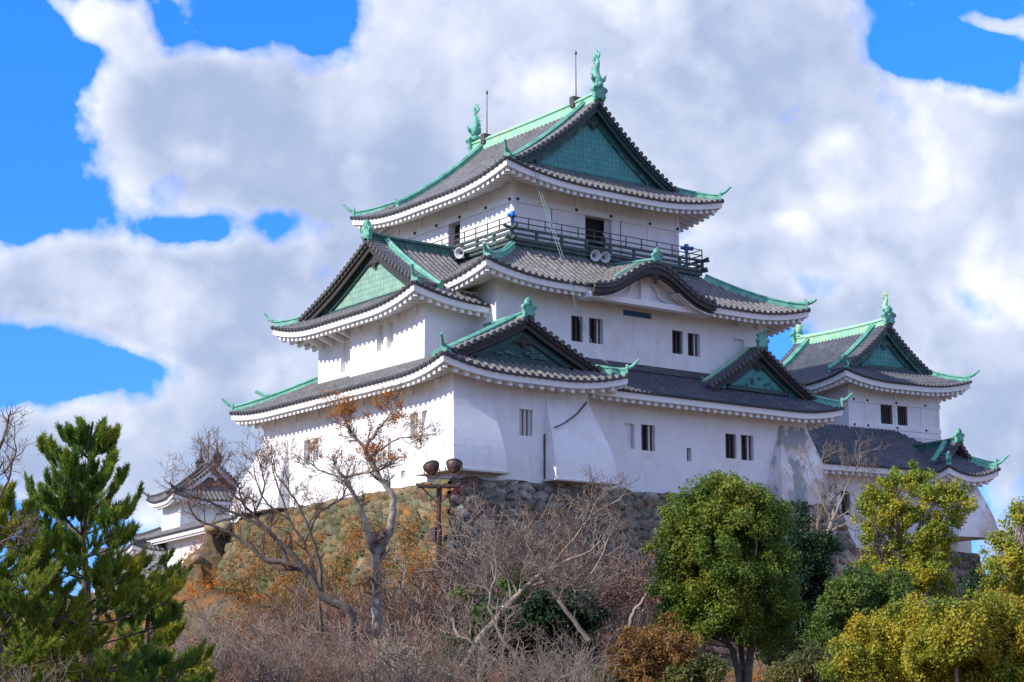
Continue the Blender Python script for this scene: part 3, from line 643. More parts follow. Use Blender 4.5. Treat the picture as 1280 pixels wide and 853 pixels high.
# white field below the arch: panel, tie beam, curved brackets
vs = []
for x in xs: z_ = R2.z0 + kz(x) - .42; vs += [(KC + x, 1.5, z_), (KC + x, 1.5, min(z_, R2.z0 - .45))]
B.fa.add(vs, [(2 * i, 2 * i + 1, 2 * i + 3, 2 * i + 2) for i in range(40)])
B.fa.box((KC - KH + .2, .95, R2.z0 - .60), (KC + KH - .2, 1.5, R2.z0 - .28))
B.fa.box((KC - .35, 1.2, R2.z0 - .28), (KC + .35, 1.5, R2.z0 + 1.2))
for sg in (-1, 1):
    B.fa.tube([(KC + sg * .5, 1.35, R2.z0 + .9), (KC + sg * .95, 1.35, R2.z0 + .55), (KC + sg * 1.1, 1.35, R2.z0 + .15), (KC + sg * 1.6, 1.35, R2.z0 - .05), (KC + sg * 2.3, 1.35, R2.z0 - .15)], .09, 6)
    for j in range(4):
        y = .55 + j * .3; x0 = KC + sg * (KH - 1.6); B.ra.sweep([(x0 + sg * 1.1, y, R2.z0 - .62), (x0, y, R2.z0 - .25), (x0 - sg * 1.0, y, R2.z0 + .35)], [(-.07, -.1), (.07, -.1), (.07, .1), (-.07, .1)], up=(0, 1, 0))
    B.fa.box((KC + sg * (KH - .2) - .35, .5, R2.z0 - .66), (KC + sg * (KH - .2) + .35, 1.6, R2.z0 - .36))
B.mr.sweep([(KC, y, R2.z0 + KA + .08 + .10 * (y - .15)) for y in (.3, 1.5, 2.6, 3.9)], ridge_prof(.34, .30))
oni(B.on, (KC, .22, R2.z0 + KA + .38), (0, -1, 0), .62, horn=False)
for sg in (-1, 1): B.mr.sweep([(KC + sg * x, .75, R2.z0 + .17 + kz(x)) for x in (.2, .8, 1.4, 2.0, 2.6)], [(-.12, 0), (.12, 0), (.09, .14), (-.09, .14)], up=(0, 0, 1))
B.finish(keep, ridge='copper', board='wood_dark', mainridge='copper', label='second tier roof of the keep with the dark curved gable')

# ---- roof of the second storey bay, gable facing the sun
R2b = Roof((-.6, 3.0, 12., 18.8), 10.22, .58, .014, lift=.75, Lc=5.5, pitch=.40, over=1.6)
B = RB(R2b); kb = .70; R2c = side_scaled(R2b, 'b', kb)
R2b.tiles(B.t, B.e, 'f', [(0, 1.1, 0, lambda q: q), (1.1, 6.6, 0, lambda q: 6.5)])
R2c.tiles(B.t, B.e, 'b', [(0, 1.1, 0, lambda q: q / kb), (1.1, 6.6, 0, lambda q: 9.3)])
R2b.tiles(B.t, B.e, 'l', [(0, 15.8, 0, lambda q: min(q, 1.9, (15.8 - q) * kb))])
R2b.under('l', 0, 15.8, B.fa, B.ra); R2b.under('f', 0, 5.2, B.fa, B.ra, clip1=False); R2b.under('b', 0, 5.2, B.fa, B.ra, clip1=False)
R2b.hipbeam(B.ra, 'l', False); R2b.hipbeam(B.ra, 'l', True)
R2b.hipridge(B.rg, 'l', False, .25, 1.5); 
pts = [R2b.P('l', 15.8 - t / kb, t, .03) for t in np.linspace(.2, 1.7, 8)]; B.rg.sweep(pts, ridge_prof(.30, .34)); a = np.array(pts[0]); B.rg.tube([a + zz * .25 + [.3, -.4, 0], a + zz * .25, a + zz * .45 + [-.3, .3, 0], a + zz * .8 + [-.5, .5, 0]], .10, 8, [1.2, 1.1, .9, .7])
# two-rate gable: temporarily give side b its own rate
class Mix(Roof):
    def P(s, side, q, t, dz=0.): return Roof.P(R2c if side == 'b' else s, side, q, t, dz)
Rm = Mix(R2b.rect, R2b.z0, R2b.a, R2b.b, R2b.lift, R2b.Lc); Rm._dk = B.dk; B.R = Rm
irimoya(B, 'l', 1.1, (6.5, 9.3), 7.3, step=.40, orn=.80, woff=.55, mi=.45, rh=.6)
B.R = R2b
B.finish(keep, panel='gable_pale', board='wood_dark', mould='copper_dark', mainridge='copper_mid', label='roof of the left bay with the pale green gable')

# ---- first storey roofs
R1 = Roof((-1.6, -1.4, 10.7, 21.9), 5.70, .535, 0., lift=.68, Lc=5.0, pitch=.50, over=1.5, lifts={'l1': .35, 'b0': .35})
B = RB(R1)
R1.tiles(B.t, B.e, 'f', [(0, 12.3, 0, lambda q: min(q, 12.3 - q, 1.8))])
R1p = side_scaled(R1, 'l', 1.); R1p.pitch = .40
R1p.tiles(B.t, B.e, 'l', [(0, 1.1, 0, lambda q: q), (1.1, 5.8, 0, lambda q: 6.15), (5.8, 18.1, 0, lambda q: 3.1), (18.1, 23.3, 0, lambda q: min(23.3 - q, 5.5))])
R1p.tiles(B.t, B.e, 'r', [(0, 1.1, 0, lambda q: q), (1.1, 4.3, 0, lambda q: 6.15)])
R1p.tiles(B.t, B.e, 'b', [(0, 12.3, 0, lambda q: min(q, 5.5))])
R1.under('f', 0, 12.3, B.fa, B.ra, rsp=.66); R1.under('l', 0, 23.3, B.fa, B.ra, rsp=.48); R1.under('r', 0, 1.9, B.fa, B.ra, clip1=False, rsp=.6); R1.under('b', 0, 12.3, B.fa, B.ra, clip1=False)
for sd, at in (('f', False), ('f', True), ('b', False)): R1.hipbeam(B.ra, sd, at)
R1.hipridge(B.rg, 'f', False, .2, 1.4); R1.hipridge(B.rg, 'f', True, .2, 1.4); R1.hipridge(B.rg, 'b', False, .2, 5.2)
p = R1.P('b', 1.5, 1.5); B.rg.tube([(p[0] + .3, p[1] - .3, p[2] + .45), (p[0], p[1], p[2] + .5), (p[0] - .35, p[1] + .35, p[2] + .75)], .10, 8)
irimoya(B, 'f', 1.1, (6.15, 6.15), 5.0, step=.45, orn=.72, woff=.5, mi=.5, rw=.42, rh=.5, kick=1.0, board=.5)
B.finish(keep, panel='copper_dark', board='wood_dark', mould='copper_dark', mainridge='copper', label='lowest roof of the near corner with the triangular gable')
# relief in the dark gable field
m = MB()
for i in range(26):
    x = random.uniform(-1.9, 1.9); m.ball((4.55 + x, .12, 6.95 + random.uniform(0, max(.05, .62 - .3 * abs(x)))), random.uniform(.06, .15), 6, 1.4, .4, .7)
m.build('gable_relief', 'copper_mid', keep)

R1b = Roof((6., -.3, 28.3, 21.9), 5.75, .64, 0., lift=.55, Lc=4.5, pitch=.31, over=1.5, tile='tile_dark')
B = RB(R1b)
R1b.tiles(B.t, B.e, 'f', [(2.2, 22.3, 0, lambda q: min(22.3 - q, 3.3))])
R1b.tiles(B.t, B.e, 'r', [(0, 22.2, 0, lambda q: min(q, 22.2 - q, 3.9))])
R1b.tiles(B.t, B.e, 'b', [(4.7, 22.3, 0, lambda q: min(22.3 - q, 3.9))])
R1b.under('f', 2.4, 22.3, B.fa, B.ra, clip0=False, rsp=.55); R1b.under('r', 0, 22.2, B.fa, B.ra); R1b.under('b', 4.7, 22.3, B.fa, B.ra, clip0=False)
R1b.hipbeam(B.ra, 'f', True); R1b.hipridge(B.rg, 'f', True, .2, 1.9)
# flashing ridge where roofs meet the second storey walls
B.e.sweep([(9., 2.42, 7.72), (24.7, 2.42, 7.72)], [(-.12, -.2), (.12, -.2), (.12, .14), (0, .2), (-.12, .14)])
B.finish(keep, label='lowest roof along the right face, dark tiles')

# small dormer gable on the right
R1c = Roof((18.5, .95, 27.1, 6.), 6.78, .56, .018, lift=.0, Lc=4., pitch=.36, over=1., tile='tile_dark')
B = RB(R1c)
R1c.tiles(B.t, None, 'l', [(0, 1.7, 0, lambda q: 4.3)]); R1c.tiles(B.t, None, 'r', [(0, 3.3, 0, lambda q: 4.3)])
ca = [R1c.P('l', 0, 4.3 * i / 14) for i in range(15)]; cb = [R1c.P('r', 0, 4.3 * i / 14) for i in range(15)]
for c in (ca, cb): verge(c, (0, -1), B.t, B.e, B.bd, None, step=.36, board=.5, length=.75)
gable_wall(B.pn, B.ml, ca + cb[::-1][1:], .5, (0, -1), 6.95, mi=.42)
for (dx, dz, rr_) in ((0, 0, .22), (-.3, .08, .15), (.3, .08, .15)): B.bd.ball((22.8 + dx, 1.3, 8.45 + dz), rr_, 8, 1, .4, 1)
for sd, qe in (('l', 0), ('r', 0)):
    pts = [R1c.P(sd, 1.05, t, .04) for t in np.linspace(.5, 4.3, 10)]; B.rg.sweep(pts, ridge_prof(.30, .30)); d = np.array(pts[0]) - np.array(pts[1]); d[2] = 0; oni(B.on, np.array(pts[0]) + zz * .1, tuple(d), .36)
B.mr.sweep([(22.8, 1.0, 9.3), (22.8, 2.5, 9.3)], ridge_prof(.36, .42)); oni(B.on, (22.8, .98, 9.85), (0, -1, 0), .75)
B.finish(keep, ridge='copper_pale', board='wood_dark', mould='copper_dark', mainridge='copper_mid', label='small triangular dormer gable on the lowest roof')
m = MB()
for i in range(20):
    x = random.uniform(-1.6, 1.6); m.ball((22.8 + x, 1.42, 7.15 + random.uniform(0, max(.05, .8 - .4 * abs(x)))), random.uniform(.06, .15), 6, 1.4, .4, .7)
m.build('gable_relief', 'copper_mid', keep)

# ------------------------------------------------------------------ walls of the keep
def hole(p0, p1, x0, y0, x1, y1, axis, val):
    """opening measured on the wall plane: survey corners -> (s0,s1,za,zb)"""
    a = on(x0, y0, axis, val); b = on(x1, y1, axis, val); P0 = np.array(p0, float); d = np.array(p1, float) - P0; d /= np.linalg.norm(d)
    s = sorted([float(np.dot(a[:2] - P0, d)), float(np.dot(b[:2] - P0, d))]); return s, a[2], b[2]
def opening(p0, p1, xa, ya, xb, yb, axis, val):
    """xa,ya top corner, xb,yb opposite bottom corner"""
    s, z1, z0 = hole(p0, p1, xa, ya, xb, yb, axis, val); return (s[0], s[1], z0, z1)
# 3rd storey: walls face outward right of travel: front travels +u
m3 = MB(); F3 = ((7.5, 5.1), (19.95, 5.1)); L3 = ((7.5, 18.4), (7.5, 5.1))
h_f3 = opening(*F3, 732, 267, 765, 306, 'v', 5.1); h_f3 = (h_f3[0], h_f3[1], 14.6, 17.05)
h_l3 = opening(*L3, 560.5, 280, 575, 309, 'u', 7.5); h_l3 = (h_l3[0], h_l3[1], 14.6, 17.05)
wall(m3, *F3, 14.0, 18.6, [h_f3], .5); wall(m3, *L3, 14.0, 18.6, [h_l3], .5); wall(m3, (19.95, 5.1), (19.95, 18.4), 14.0, 18.6); wall(m3, (19.95, 18.4), (7.5, 18.4), 14.0, 18.6)
w3 = m3.build('wall', 'plaster', keep); w3['label'] = 'third storey wall'
m = MB()
for (z0, z1, d) in ((17.06, 17.42, .09), ):
    m.box((7.5 - d, 5.1 - d, z0), (19.95 + d, 5.1 - .001, z1)); m.box((7.5 - d, 5.1, z0), (7.5 - .001, 18.4 + d, z1)); m.box((19.951, 5.1, z0), (19.95 + d, 18.4, z1))
for u in (7.58, 9.75, 12.15, 14.5, 17.2, 19.87): m.box((u - .13, 5.1 - .055, 17.42), (u + .13, 5.1 - .002, 18.5))
for v in (5.18, 7.6, 10.0, 12.4, 14.8, 17.4): m.box((7.5 - .055, v - .13, 17.42), (7.5 - .002, v + .13, 18.5))
for u in (7.62, 17.6, 19.83): m.box((u - .12, 5.1 - .06, 14.3), (u + .12, 5.1 - .002, 17.06))
for v in (5.22, 7.75): m.box((7.5 - .06, v - .12, 14.3), (7.5 - .002, v + .12, 17.06))
m.build('timber_band', 'trim', w3)
m = MB()
for u in (10.25, 12.75, 15.4): m.box((u - .02, 5.1 - .02, 14.4), (u + .02, 5.1 - .003, 17.05))
for u in (7.75, 12.0, 14.6, 17.6, 19.8): m.lathe((u, 5.0, 17.24), (0, -1, 0), [(.10, -.1), (.10, .03), (.07, .08), (.001, .09)], 8)
for v in (5.3, 7.7, 10.4, 12.9, 15.3): m.lathe((7.40, v, 17.24), (-1, 0, 0), [(.10, -.1), (.10, .03), (.07, .08), (.001, .09)], 8)
m.build('bolt_covers', 'wood_dark', w3)
dr = window(keep, *F3, h_f3, .5, 0, 'black', name='doorway')
m = MB(); m.box((7.5 + h_f3[1] - .42, 5.28, 14.6), (7.5 + h_f3[1] - .02, 5.36, 17.05)); m.build('sliding_door', 'bar', dr)
dl = window(keep, *L3, h_l3, .5, 0, 'black', name='doorway')
m = MB(); m.box((7.62, 18.4 - h_l3[1] + .03, 14.6), (7.68, 18.4 - h_l3[0] - .03, 15.55)); m.build('barrier', 'wood_brown', dl)

# balcony
BU0, BV0, BU1, BV1 = 6.65, 4.1, 20.95, 19.4
m = MB(); m.box((BU0, BV0, 14.30), (BU1, BV1, 14.52)); fl = None
balc = m.build('balcony', 'rail_dark', keep)
m = MB()
for (o_, z0, z1) in ((.10, 13.55, 14.05), (.0, 14.06, 14.29)):
    m.box((BU0 + .15 + o_, BV0 + .15 + o_, z0), (BU1 - .15 - o_, BV0 + .4 + o_, z1)); m.box((BU0 + .15 + o_, BV0 + .4 + o_, z0), (BU0 + .4 + o_, BV1 - .2, z1)); m.box((BU1 - .4 - o_, BV0 + .4 + o_, z0), (BU1 - .15 - o_, BV1 - .2, z1))
m.build('balcony_base', 'copper_mid', balc)
def rail_run(mb, z, w_, h, ext=.0, drop=0):
    for a, b in (((BU0 - ext, BV0), (BU1 + ext, BV0)), ((BU0, BV0 - ext), (BU0, BV1)), ((BU1, BV0 - ext), (BU1, BV1))):
        P = [(a[0], a[1], z), (b[0], b[1], z)]
        if ext:
            A = np.array([a[0], a[1], z]); Bp = np.array([b[0], b[1], z]); d = (Bp - A) / np.linalg.norm(Bp - A); P = [A + zz * .07, A + d * ext * .6, Bp - d * ext * .6, Bp + zz * .07]
        mb.sweep(P, [(-w_, -h), (w_, -h), (w_, h), (-w_, h)])
m = MB(); rail_run(m, 15.22, .07, .07, .55); rail_run(m, 14.90, .06, .06); rail_run(m, 14.60, .09, .09, .4)
def posts(mb, zs, sp, r_, box=True):
    nu = round((BU1 - BU0) / sp); nv = round((BV1 - BV0) / sp)
    P = [(BU0 + (BU1 - BU0) * i / nu, BV0) for i in range(nu + 1)] + [(BU0, BV0 + (BV1 - BV0) * i / nv) for i in range(1, nv + 1)] + [(BU1, BV0 + (BV1 - BV0) * i / nv) for i in range(1, nv + 1)]
    for (u, v) in P: mb.box((u - r_, v - r_, zs[0]), (u + r_, v + r_, zs[1]))
posts(m, (14.5, 15.18), 1.78, .075); m.build('railing', 'rail_dark', balc)
m = MB(); rail_run(m, 15.90, .022, .022); rail_run(m, 15.56, .028, .028); posts(m, (15.2, 15.9), 1.19, .026); m.build('safety_rail', 'steel', balc)

# second storey walls
m2 = MB(); F2 = ((4.46, 2.5), (24.6, 2.5))
H2 = [opening(*F2, a, b, c, d, 'v', 2.5) for a, b, c, d in ((714, 394.2, 729, 428.3), (736.2, 397, 754, 431), (840, 412.5, 854, 443.5), (859.5, 416, 875, 446.5), (917, 423, 931, 440), (779, 386.8, 815, 399.5))]
wall(m2, *F2, 6.4, 12.2, H2, .35); wall(m2, (24.6, 2.5), (24.6, 20.7), 6.4, 12.2); wall(m2, (24.6, 20.7), (4.46, 20.7), 6.4, 12.2); wall(m2, (4.46, 20.7), (4.46, 2.5), 6.4, 12.4)
w2 = m2.build('wall', 'plaster', keep); w2['label'] = 'second storey wall'
window(keep, *F2, H2[0], .35, 3, 'black', 'bar_dark', .09, closed=.0); window(keep, *F2, H2[1], .35, 3, 'black', 'bar_dark', .09, closed=.30)
window(keep, *F2, H2[2], .35, 3, 'black', 'bar_dark', .09); window(keep, *F2, H2[3], .35, 3, 'black', 'bar_dark', .09, closed=.32)
window(keep, *F2, H2[4], .25, 0, 'plaster'); window(keep, *F2, H2[5], .18, 0, 'bluewin', label='narrow blue shuttered window')
m = MB()
for u in (9.2, 13.3, 17.4, 22.4, 24.0): m.box((u - .22, 2.36, 11.05), (u + .22, 2.498, 11.6))
m.build('wall_brackets', 'trim', w2)
# bay walls of the second storey
mb_ = MB(); LB = ((1., 12.1), (1., 4.3)); LB2 = ((1.55, 16.7), (1.55, 12.1))
HB = [opening(*LB, 472, 408, 477.5, 438, 'u', 1.), opening(*LB, 486, 405, 490.5, 434, 'u', 1.)]
ob_ = [(12.1 - on(x, 420, 'u', 1.)[1], z0, z1) for x, z0, z1 in ((471, 0, 0), (479, 0, 0), (484, 0, 0), (492, 0, 0))]
hb1 = (ob_[0][0], ob_[1][0], 8.2, 9.75); hb2 = (ob_[2][0], ob_[3][0], 8.25, 9.75)
wall(mb_, *LB, 6.3, 11.0, [hb1, hb2], .3)
s0 = 16.7 - on(426, 450, 'u', 1.55)[1]; hb3 = (s0, s0 + 1.35, 7.75, 9.55)
wall(mb_, *LB2, 6.3, 11.0, [hb3], .35); wall(mb_, (1., 4.3), (4.46, 4.3), 6.3, 11.2); wall(mb_, (1.55, 12.1), (1., 12.1), 6.3, 11.0); wall(mb_, (4.46, 16.7), (1.55, 16.7), 6.3, 11.0)
wb = mb_.build('wall', 'plaster', keep); wb['label'] = 'wall of the second storey bay on the sunlit side'
for h, P in ((hb1, LB), (hb2, LB), (hb3, LB2)): window(keep, *P, h, .3, 0, 'plaster')
m = MB()
for v in (5.3, 7.2, 9.2, 11.2): m.box((.86, v - .25, 9.65), (.998, v + .25, 10.2))
for i in range(4): m.sweep([(1.5, 12.5 + i * 1.2, 9.6), (-.1, 12.5 + i * 1.2, 10.1)], [(-.1, -.12), (.1, -.12), (.1, .12), (-.1, .12)])
m.build('wall_brackets', 'trim', wb)

# first storey walls
m1 = MB(); F1 = ((0, 0), (8.84, 0)); FB = ((8.84, 1.2), (26.5, 1.2)); L1 = ((0, 20.4), (0, 0))
H1 = [opening(*F1, 649, 511, 666, 546, 'v', 0)]
H1b = [opening(*FB, a, b, c, d, 'v', 1.2) for a, b, c, d in ((780, 529, 793.5, 562), (801.5, 530.5, 819, 564.5), (858.5, 560, 864.5, 577), (906.5, 541.8, 921, 574), (926, 543.5, 942.5, 576.5))]
def lopen(xa, xb, z0, z1): a = 20.4 - on(xa, 560, 'u', 0)[1]; b = 20.4 - on(xb, 560, 'u', 0)[1]; return (a, b, z0, z1)
H1l = [lopen(352.5, 359.8, 2.3, 3.75), lopen(380, 387.5, 2.4, 3.8), lopen(391.5, 398, 2.4, 3.8), lopen(512.5, 522, 2.55, 4.0), lopen(527, 534, 2.55, 4.0), lopen(417, 420, 1.7, 2.6), lopen(485, 488.5, 1.75, 2.9), lopen(501.5, 507, .62, 1.0), lopen(370, 374.5, .7, 1.15)]
wall(m1, *F1, -.2, 6.3, H1, .35); wall(m1, (8.84, 0), (8.84, 1.2), -.2, 6.3); wall(m1, *FB, .2, 6.4, H1b, .35); wall(m1, (26.5, 1.2), (26.5, 20.4), .0, 6.4); wall(m1, (26.5, 20.4), (0, 20.4), 0, 6.2); wall(m1, *L1, -.25, 6.2, H1l, .35)
w1 = m1.build('wall', 'plaster', keep); w1['label'] = 'first storey wall'
window(keep, *F1, H1[0], .35, 3, 'black', 'bar', .16)
window(keep, *FB, H1b[0], .35, 0, 'plaster', closed=-.8); window(keep, *FB, H1b[1], .35, 3, 'black', 'bar_dark', .1, closed=.34); window(keep, *FB, H1b[2], .35, 0, 'black'); window(keep, *FB, H1b[3], .35, 3, 'black', 'bar_dark', .1); window(keep, *FB, H1b[4], .35, 3, 'black', 'bar_dark', .1, closed=.34)
for i, h in enumerate(H1l):
    window(keep, *L1, h, .35, 3 if i in (7, 8) else (1 if i in (3, 4) else 0), 'black' if i in (7, 8) else 'bar', 'bar', .07, horiz=2 if i in (7, 8) else 0)
m = MB()
for u in (1.6, 4.4, 6.9): m.box((u - .25, -.14, 5.15), (u + .25, -.002, 5.6))
for u in (10.9, 13.5, 16.1, 18.7, 21.3, 23.9): m.box((u - .25, 1.06, 5.2), (u + .25, 1.198, 5.7))
for v in (1.4, 4., 6.5, 9., 11.5, 14., 16.6, 19.2): m.box((-.14, v - .25, 5.0), (-.002, v + .25, 5.5))
for u, z1 in ((2.62, 5.5), (5.95, 5.5)): m.box((u - .015, -.03, 4.2), (u + .015, -.002, z1))
m.build('wall_brackets', 'trim', w1)
g = on(798, 598, 'v', 1.2)
m = MB()
for (c, v) in (((on(758.5, 599, 'v', 1.2)), 1.17),):
    for i in range(3): m.box((c[0] - .32 + i * .24, v - .04, c[2] - .22), (c[0] - .16 + i * .24, v + .02, c[2] + .22))
    m.box((c[0] - .34, v - .05, c[2] - .04), (c[0] + .34, v + .01, c[2] + .04))
m.build('vent_grille', 'bar_dark', w1)

# flared stone-dropping chutes
def chute(name, ring, z0, z1, mt='plaster', n=10, p=1.9):
    """ring(f) -> open polyline of (u,v) at flare fraction f (0 top .. 1 bottom)"""
    m = MB(); vs = []; k = len(ring(0.))
    for i in range(n + 1):
        h = i / n; f = math.sin(h * PI / 2) ** p; vs += [(a, b, z1 + (z0 - z1) * h) for a, b in ring(f)]
    m.add(vs, [(i * k + j, i * k + j + 1, (i + 1) * k + j + 1, (i + 1) * k + j) for i in range(n) for j in range(k - 1)])
    b = ring(1.); vs = [(x, y, z0) for x, y in b]; m.add(vs, [tuple(range(k))])
    bi = [(x * .995 , y * .995 , z0 - .10) for x, y in b]; o = m.build('stone_drop_chute', mt, keep)
    return o
chute('a', lambda f: [(2.35 + .35 * f, .01), (2.35 + .35 * f, -.003 - 1.0 * f), (-.003 - .62 * f, -.003 - 1.0 * f), (-.003 - .62 * f, 2.2 + .2 * f), (.01, 2.2 + .2 * f)], .58, 4.75, p=1.4)
chute('b', lambda f: [(8.845 + 1.15 * f, 1.2), (8.845 + 1.15 * f, -.003 - 1.05 * f), (5.95 - .1 * f, -.003 - 1.05 * f), (5.95 - .1 * f, .01)], .45, 4.9, p=1.2)
chute('c', lambda f: [(.01, 17.4 - .3 * f), (-.003 - .75 * f, 17.4 - .3 * f), (-.003 - .75 * f, 20.403 + 2.7 * f), (3.0, 20.403 + 2.7 * f)], .0, 4.4, p=1.5)
o = chute('d', lambda f: [(26.503 + .85 * f, 5.), (26.503 + .85 * f, 1.197 - 1.15 * f), (24.3 - 1.1 * f, 1.197 - 1.15 * f), (24.3 - 1.3 * f, 1.21)], .3, 5.1, 'chute', p=1.1); o['label'] = 'weathered flared chute with a grey bare patch'
m = MB(); m.box((-.75, -1.12, .47), (2.85, -.02, .57)); m.box((-.75, -.02, .47), (-.02, 2.45, .57)); m.box((5.7, -1.15, .36), (10.1, -.02, .44)); m.build('chute_floor', 'bar', w1)
m = MB(); m.sweep([on(733.5, 503, 'v', -.12), on(722, 517, 'v', -.30), on(706, 529, 'v', -.66), on(695, 534, 'v', -.66), on(688, 537, 'v', -.07), on(682, 543, 'v', -.07)], [(-.03, -.03), (.03, -.03), (.03, .03), (-.03, .03)])
for x in (680.5, 684, 687): a = on(x, 543, 'v', -.07); m.box((a[0] - .03, -.10, .5), (a[0] + .03, -.04, a[2]))
m.build('wall_cable', 'bar_dark', w1)
m = MB(); A = [on(668, 212, 'v', 3.), on(672, 235, 'v', 3.), on(700, 318, 'v', 1.2), on(712, 350, 'v', .6), on(722, 393, 'v', .3), on(740, 436, 'v', -.2), on(768, 466, 'v', -1.2)]
m.tube(A, .016, 5); m.tube([a + np.array([.18, 0, 0]) for a in A], .016, 5); m.build('conductor_cable', 'cable', keep)
# white wing wall beyond the right end of the keep
m = MB(); m.sweep([(27.0, 3., 4.3), (29.6, 3., 2.6)], [(-.25, -.45), (.25, -.45), (.25, .25), (0, .45), (-.25, .25)]); m.sweep([(27.0, 3., 1.2), (29.6, 3., 1.2)], [(-.2, -1.6), (.2, -1.6), (.2, 1.2), (-.2, 1.2)]); m.build('wing_wall', 'plaster', keep)

# ================================================================== terrain and stone bases
def vnoise(x, y, seed=0):
    x = np.asarray(x, float); y = np.asarray(y, float); xi = np.floor(x); yi = np.floor(y); fx = x - xi; fy = y - yi; fx = fx * fx * (3 - 2 * fx); fy = fy * fy * (3 - 2 * fy)
    def h(a, b): t = np.sin(a * 127.1 + b * 311.7 + seed * 74.7) * 43758.5453; return t - np.floor(t)
    return (h(xi, yi) * (1 - fx) + h(xi + 1, yi) * fx) * (1 - fy) + (h(xi, yi + 1) * (1 - fx) + h(xi + 1, yi + 1) * fx) * fy
def height(u, v):
    u = np.asarray(u, float); v = np.asarray(v, float)
    def mound(u0, v0, u1, v1, hl, hf, hb, hr, sl, sf, sb, sr, ins=-12.):
        nu = np.clip(u, u0, u1); nv = np.clip(v, v0, v1); du = u - nu; dv = v - nv; d = np.hypot(du, dv) + 1e-6
        wl = np.maximum(-du, 0) / d; wr = np.maximum(du, 0) / d; wf = np.maximum(-dv, 0) / d; wb = np.maximum(dv, 0) / d; s = wl + wr + wf + wb + 1e-9
        fr = np.clip((nv - v0) / (v1 - v0), 0, 1); hl_ = hl[0] + (hl[1] - hl[0]) * fr ** 1.2
        base = (wl * hl_ + wr * hr + wf * hf + wb * hb) / s; slope = (wl * sl + wr * sr + wf * sf + wb * sb) / s
        inside = (np.abs(du) + np.abs(dv)) < 1e-6
        return np.where(inside, ins, base - slope * d)
    a = mound(-1.8, -1.8, 28, 23.6, (-8.6, -3.8), -9.2, -.8, -6., .66, .13, .60, .08)
    b = mound(16., 66., 52, 100, (-2., -2.), -1.5, -1., -1, .35, .25, .3, .2, -1.6)
    c_ = mound(29., 2.0, 48, 22, (-5., -5.), -5.5, -4., -5, .3, .22, .3, .3)
    h = np.maximum(np.maximum(a, b), c_); g = -12.4 + 0 * u
    k = np.exp(-np.abs(h - g) * 1.2) * .5; h = np.maximum(h, g) + k * .5
    return h + (vnoise(u * .5, v * .5, 3) - .5) * .5 + (vnoise(u * 1.7, v * 1.7, 5) - .5) * .18
def H(u, v): return float(height(u, v))

xs_ = np.concatenate([np.linspace(-1600, -90, 14)[:-1], np.linspace(-90, 120, 281), np.linspace(120, 1600, 14)[1:]])
ys_ = np.concatenate([np.linspace(-1600, -100, 14)[:-1], np.linspace(-100, 160, 341), np.linspace(160, 1800, 14)[1:]])
X, Y = np.meshgrid(xs_, ys_); Z = height(X, Y); nx = len(xs_); ny = len(ys_)
idx = np.arange(nx * ny).reshape(ny, nx); F = np.stack([idx[:-1, :-1], idx[:-1, 1:], idx[1:, 1:], idx[1:, :-1]], -1).reshape(-1, 4)
def ground_mat():
    m = bpy.data.materials.new('hillside'); m.use_nodes = True; nt = m.node_tree; b = nt.nodes['Principled BSDF']; ob = nt.nodes.new('ShaderNodeTexCoord').outputs['Object']
    n = N(nt, 'ShaderNodeTexNoise', i_Scale=.35, i_Detail=8.0, i_Roughness=.65); nt.links.new(ob, n.inputs['Vector'])
    n2 = N(nt, 'ShaderNodeTexNoise', i_Scale=4.0, i_Detail=6.0, i_Roughness=.7); nt.links.new(ob, n2.inputs['Vector'])
    c1 = ramp(nt, n2.outputs[0], [(.3, (.07, .05, .035)), (.5, (.15, .11, .075)), (.7, (.26, .19, .12))])
    c2 = ramp(nt, n2.outputs[0], [(.35, (.08, .06, .03)), (.6, (.18, .14, .07))])
    c3 = ramp(nt, n2.outputs[0], [(.35, (.16, .07, .025)), (.65, (.30, .15, .05))])
    col = mixc(nt, ramp(nt, n.outputs[0], [(.45, 0.), (.58, 1.)]), c1, c2); n5 = N(nt, 'ShaderNodeTexNoise', i_Scale=.5, i_Detail=7.0, i_W=2.) if False else N(nt, 'ShaderNodeTexNoise', i_Scale=.55, i_Detail=7.0)
    mp = N(nt, 'ShaderNodeMapping'); mp.inputs['Location'].default_value = (31, 7, 3); nt.links.new(ob, mp.inputs[0]); nt.links.new(mp.outputs[0], n5.inputs['Vector'])
    col = mixc(nt, ramp(nt, n5.outputs[0], [(.50, 0.), (.60, 1.)]), col, c3)
    nt.links.new(col, b.inputs['Base Color']); b.inputs['Roughness'].default_value = 1.; b.inputs['Specular IOR Level'].default_value = .1
    bn = N(nt, 'ShaderNodeBump', i_Strength=.8, i_Distance=.15); nt.links.new(n2.outputs[0], bn.inputs['Height']); nt.links.new(bn.outputs[0], b.inputs['Normal']); return m
tag(mkmesh('ground', np.stack([X.ravel(), Y.ravel(), Z.ravel()], -1), F, ground_mat(), smooth=True), kind='structure')

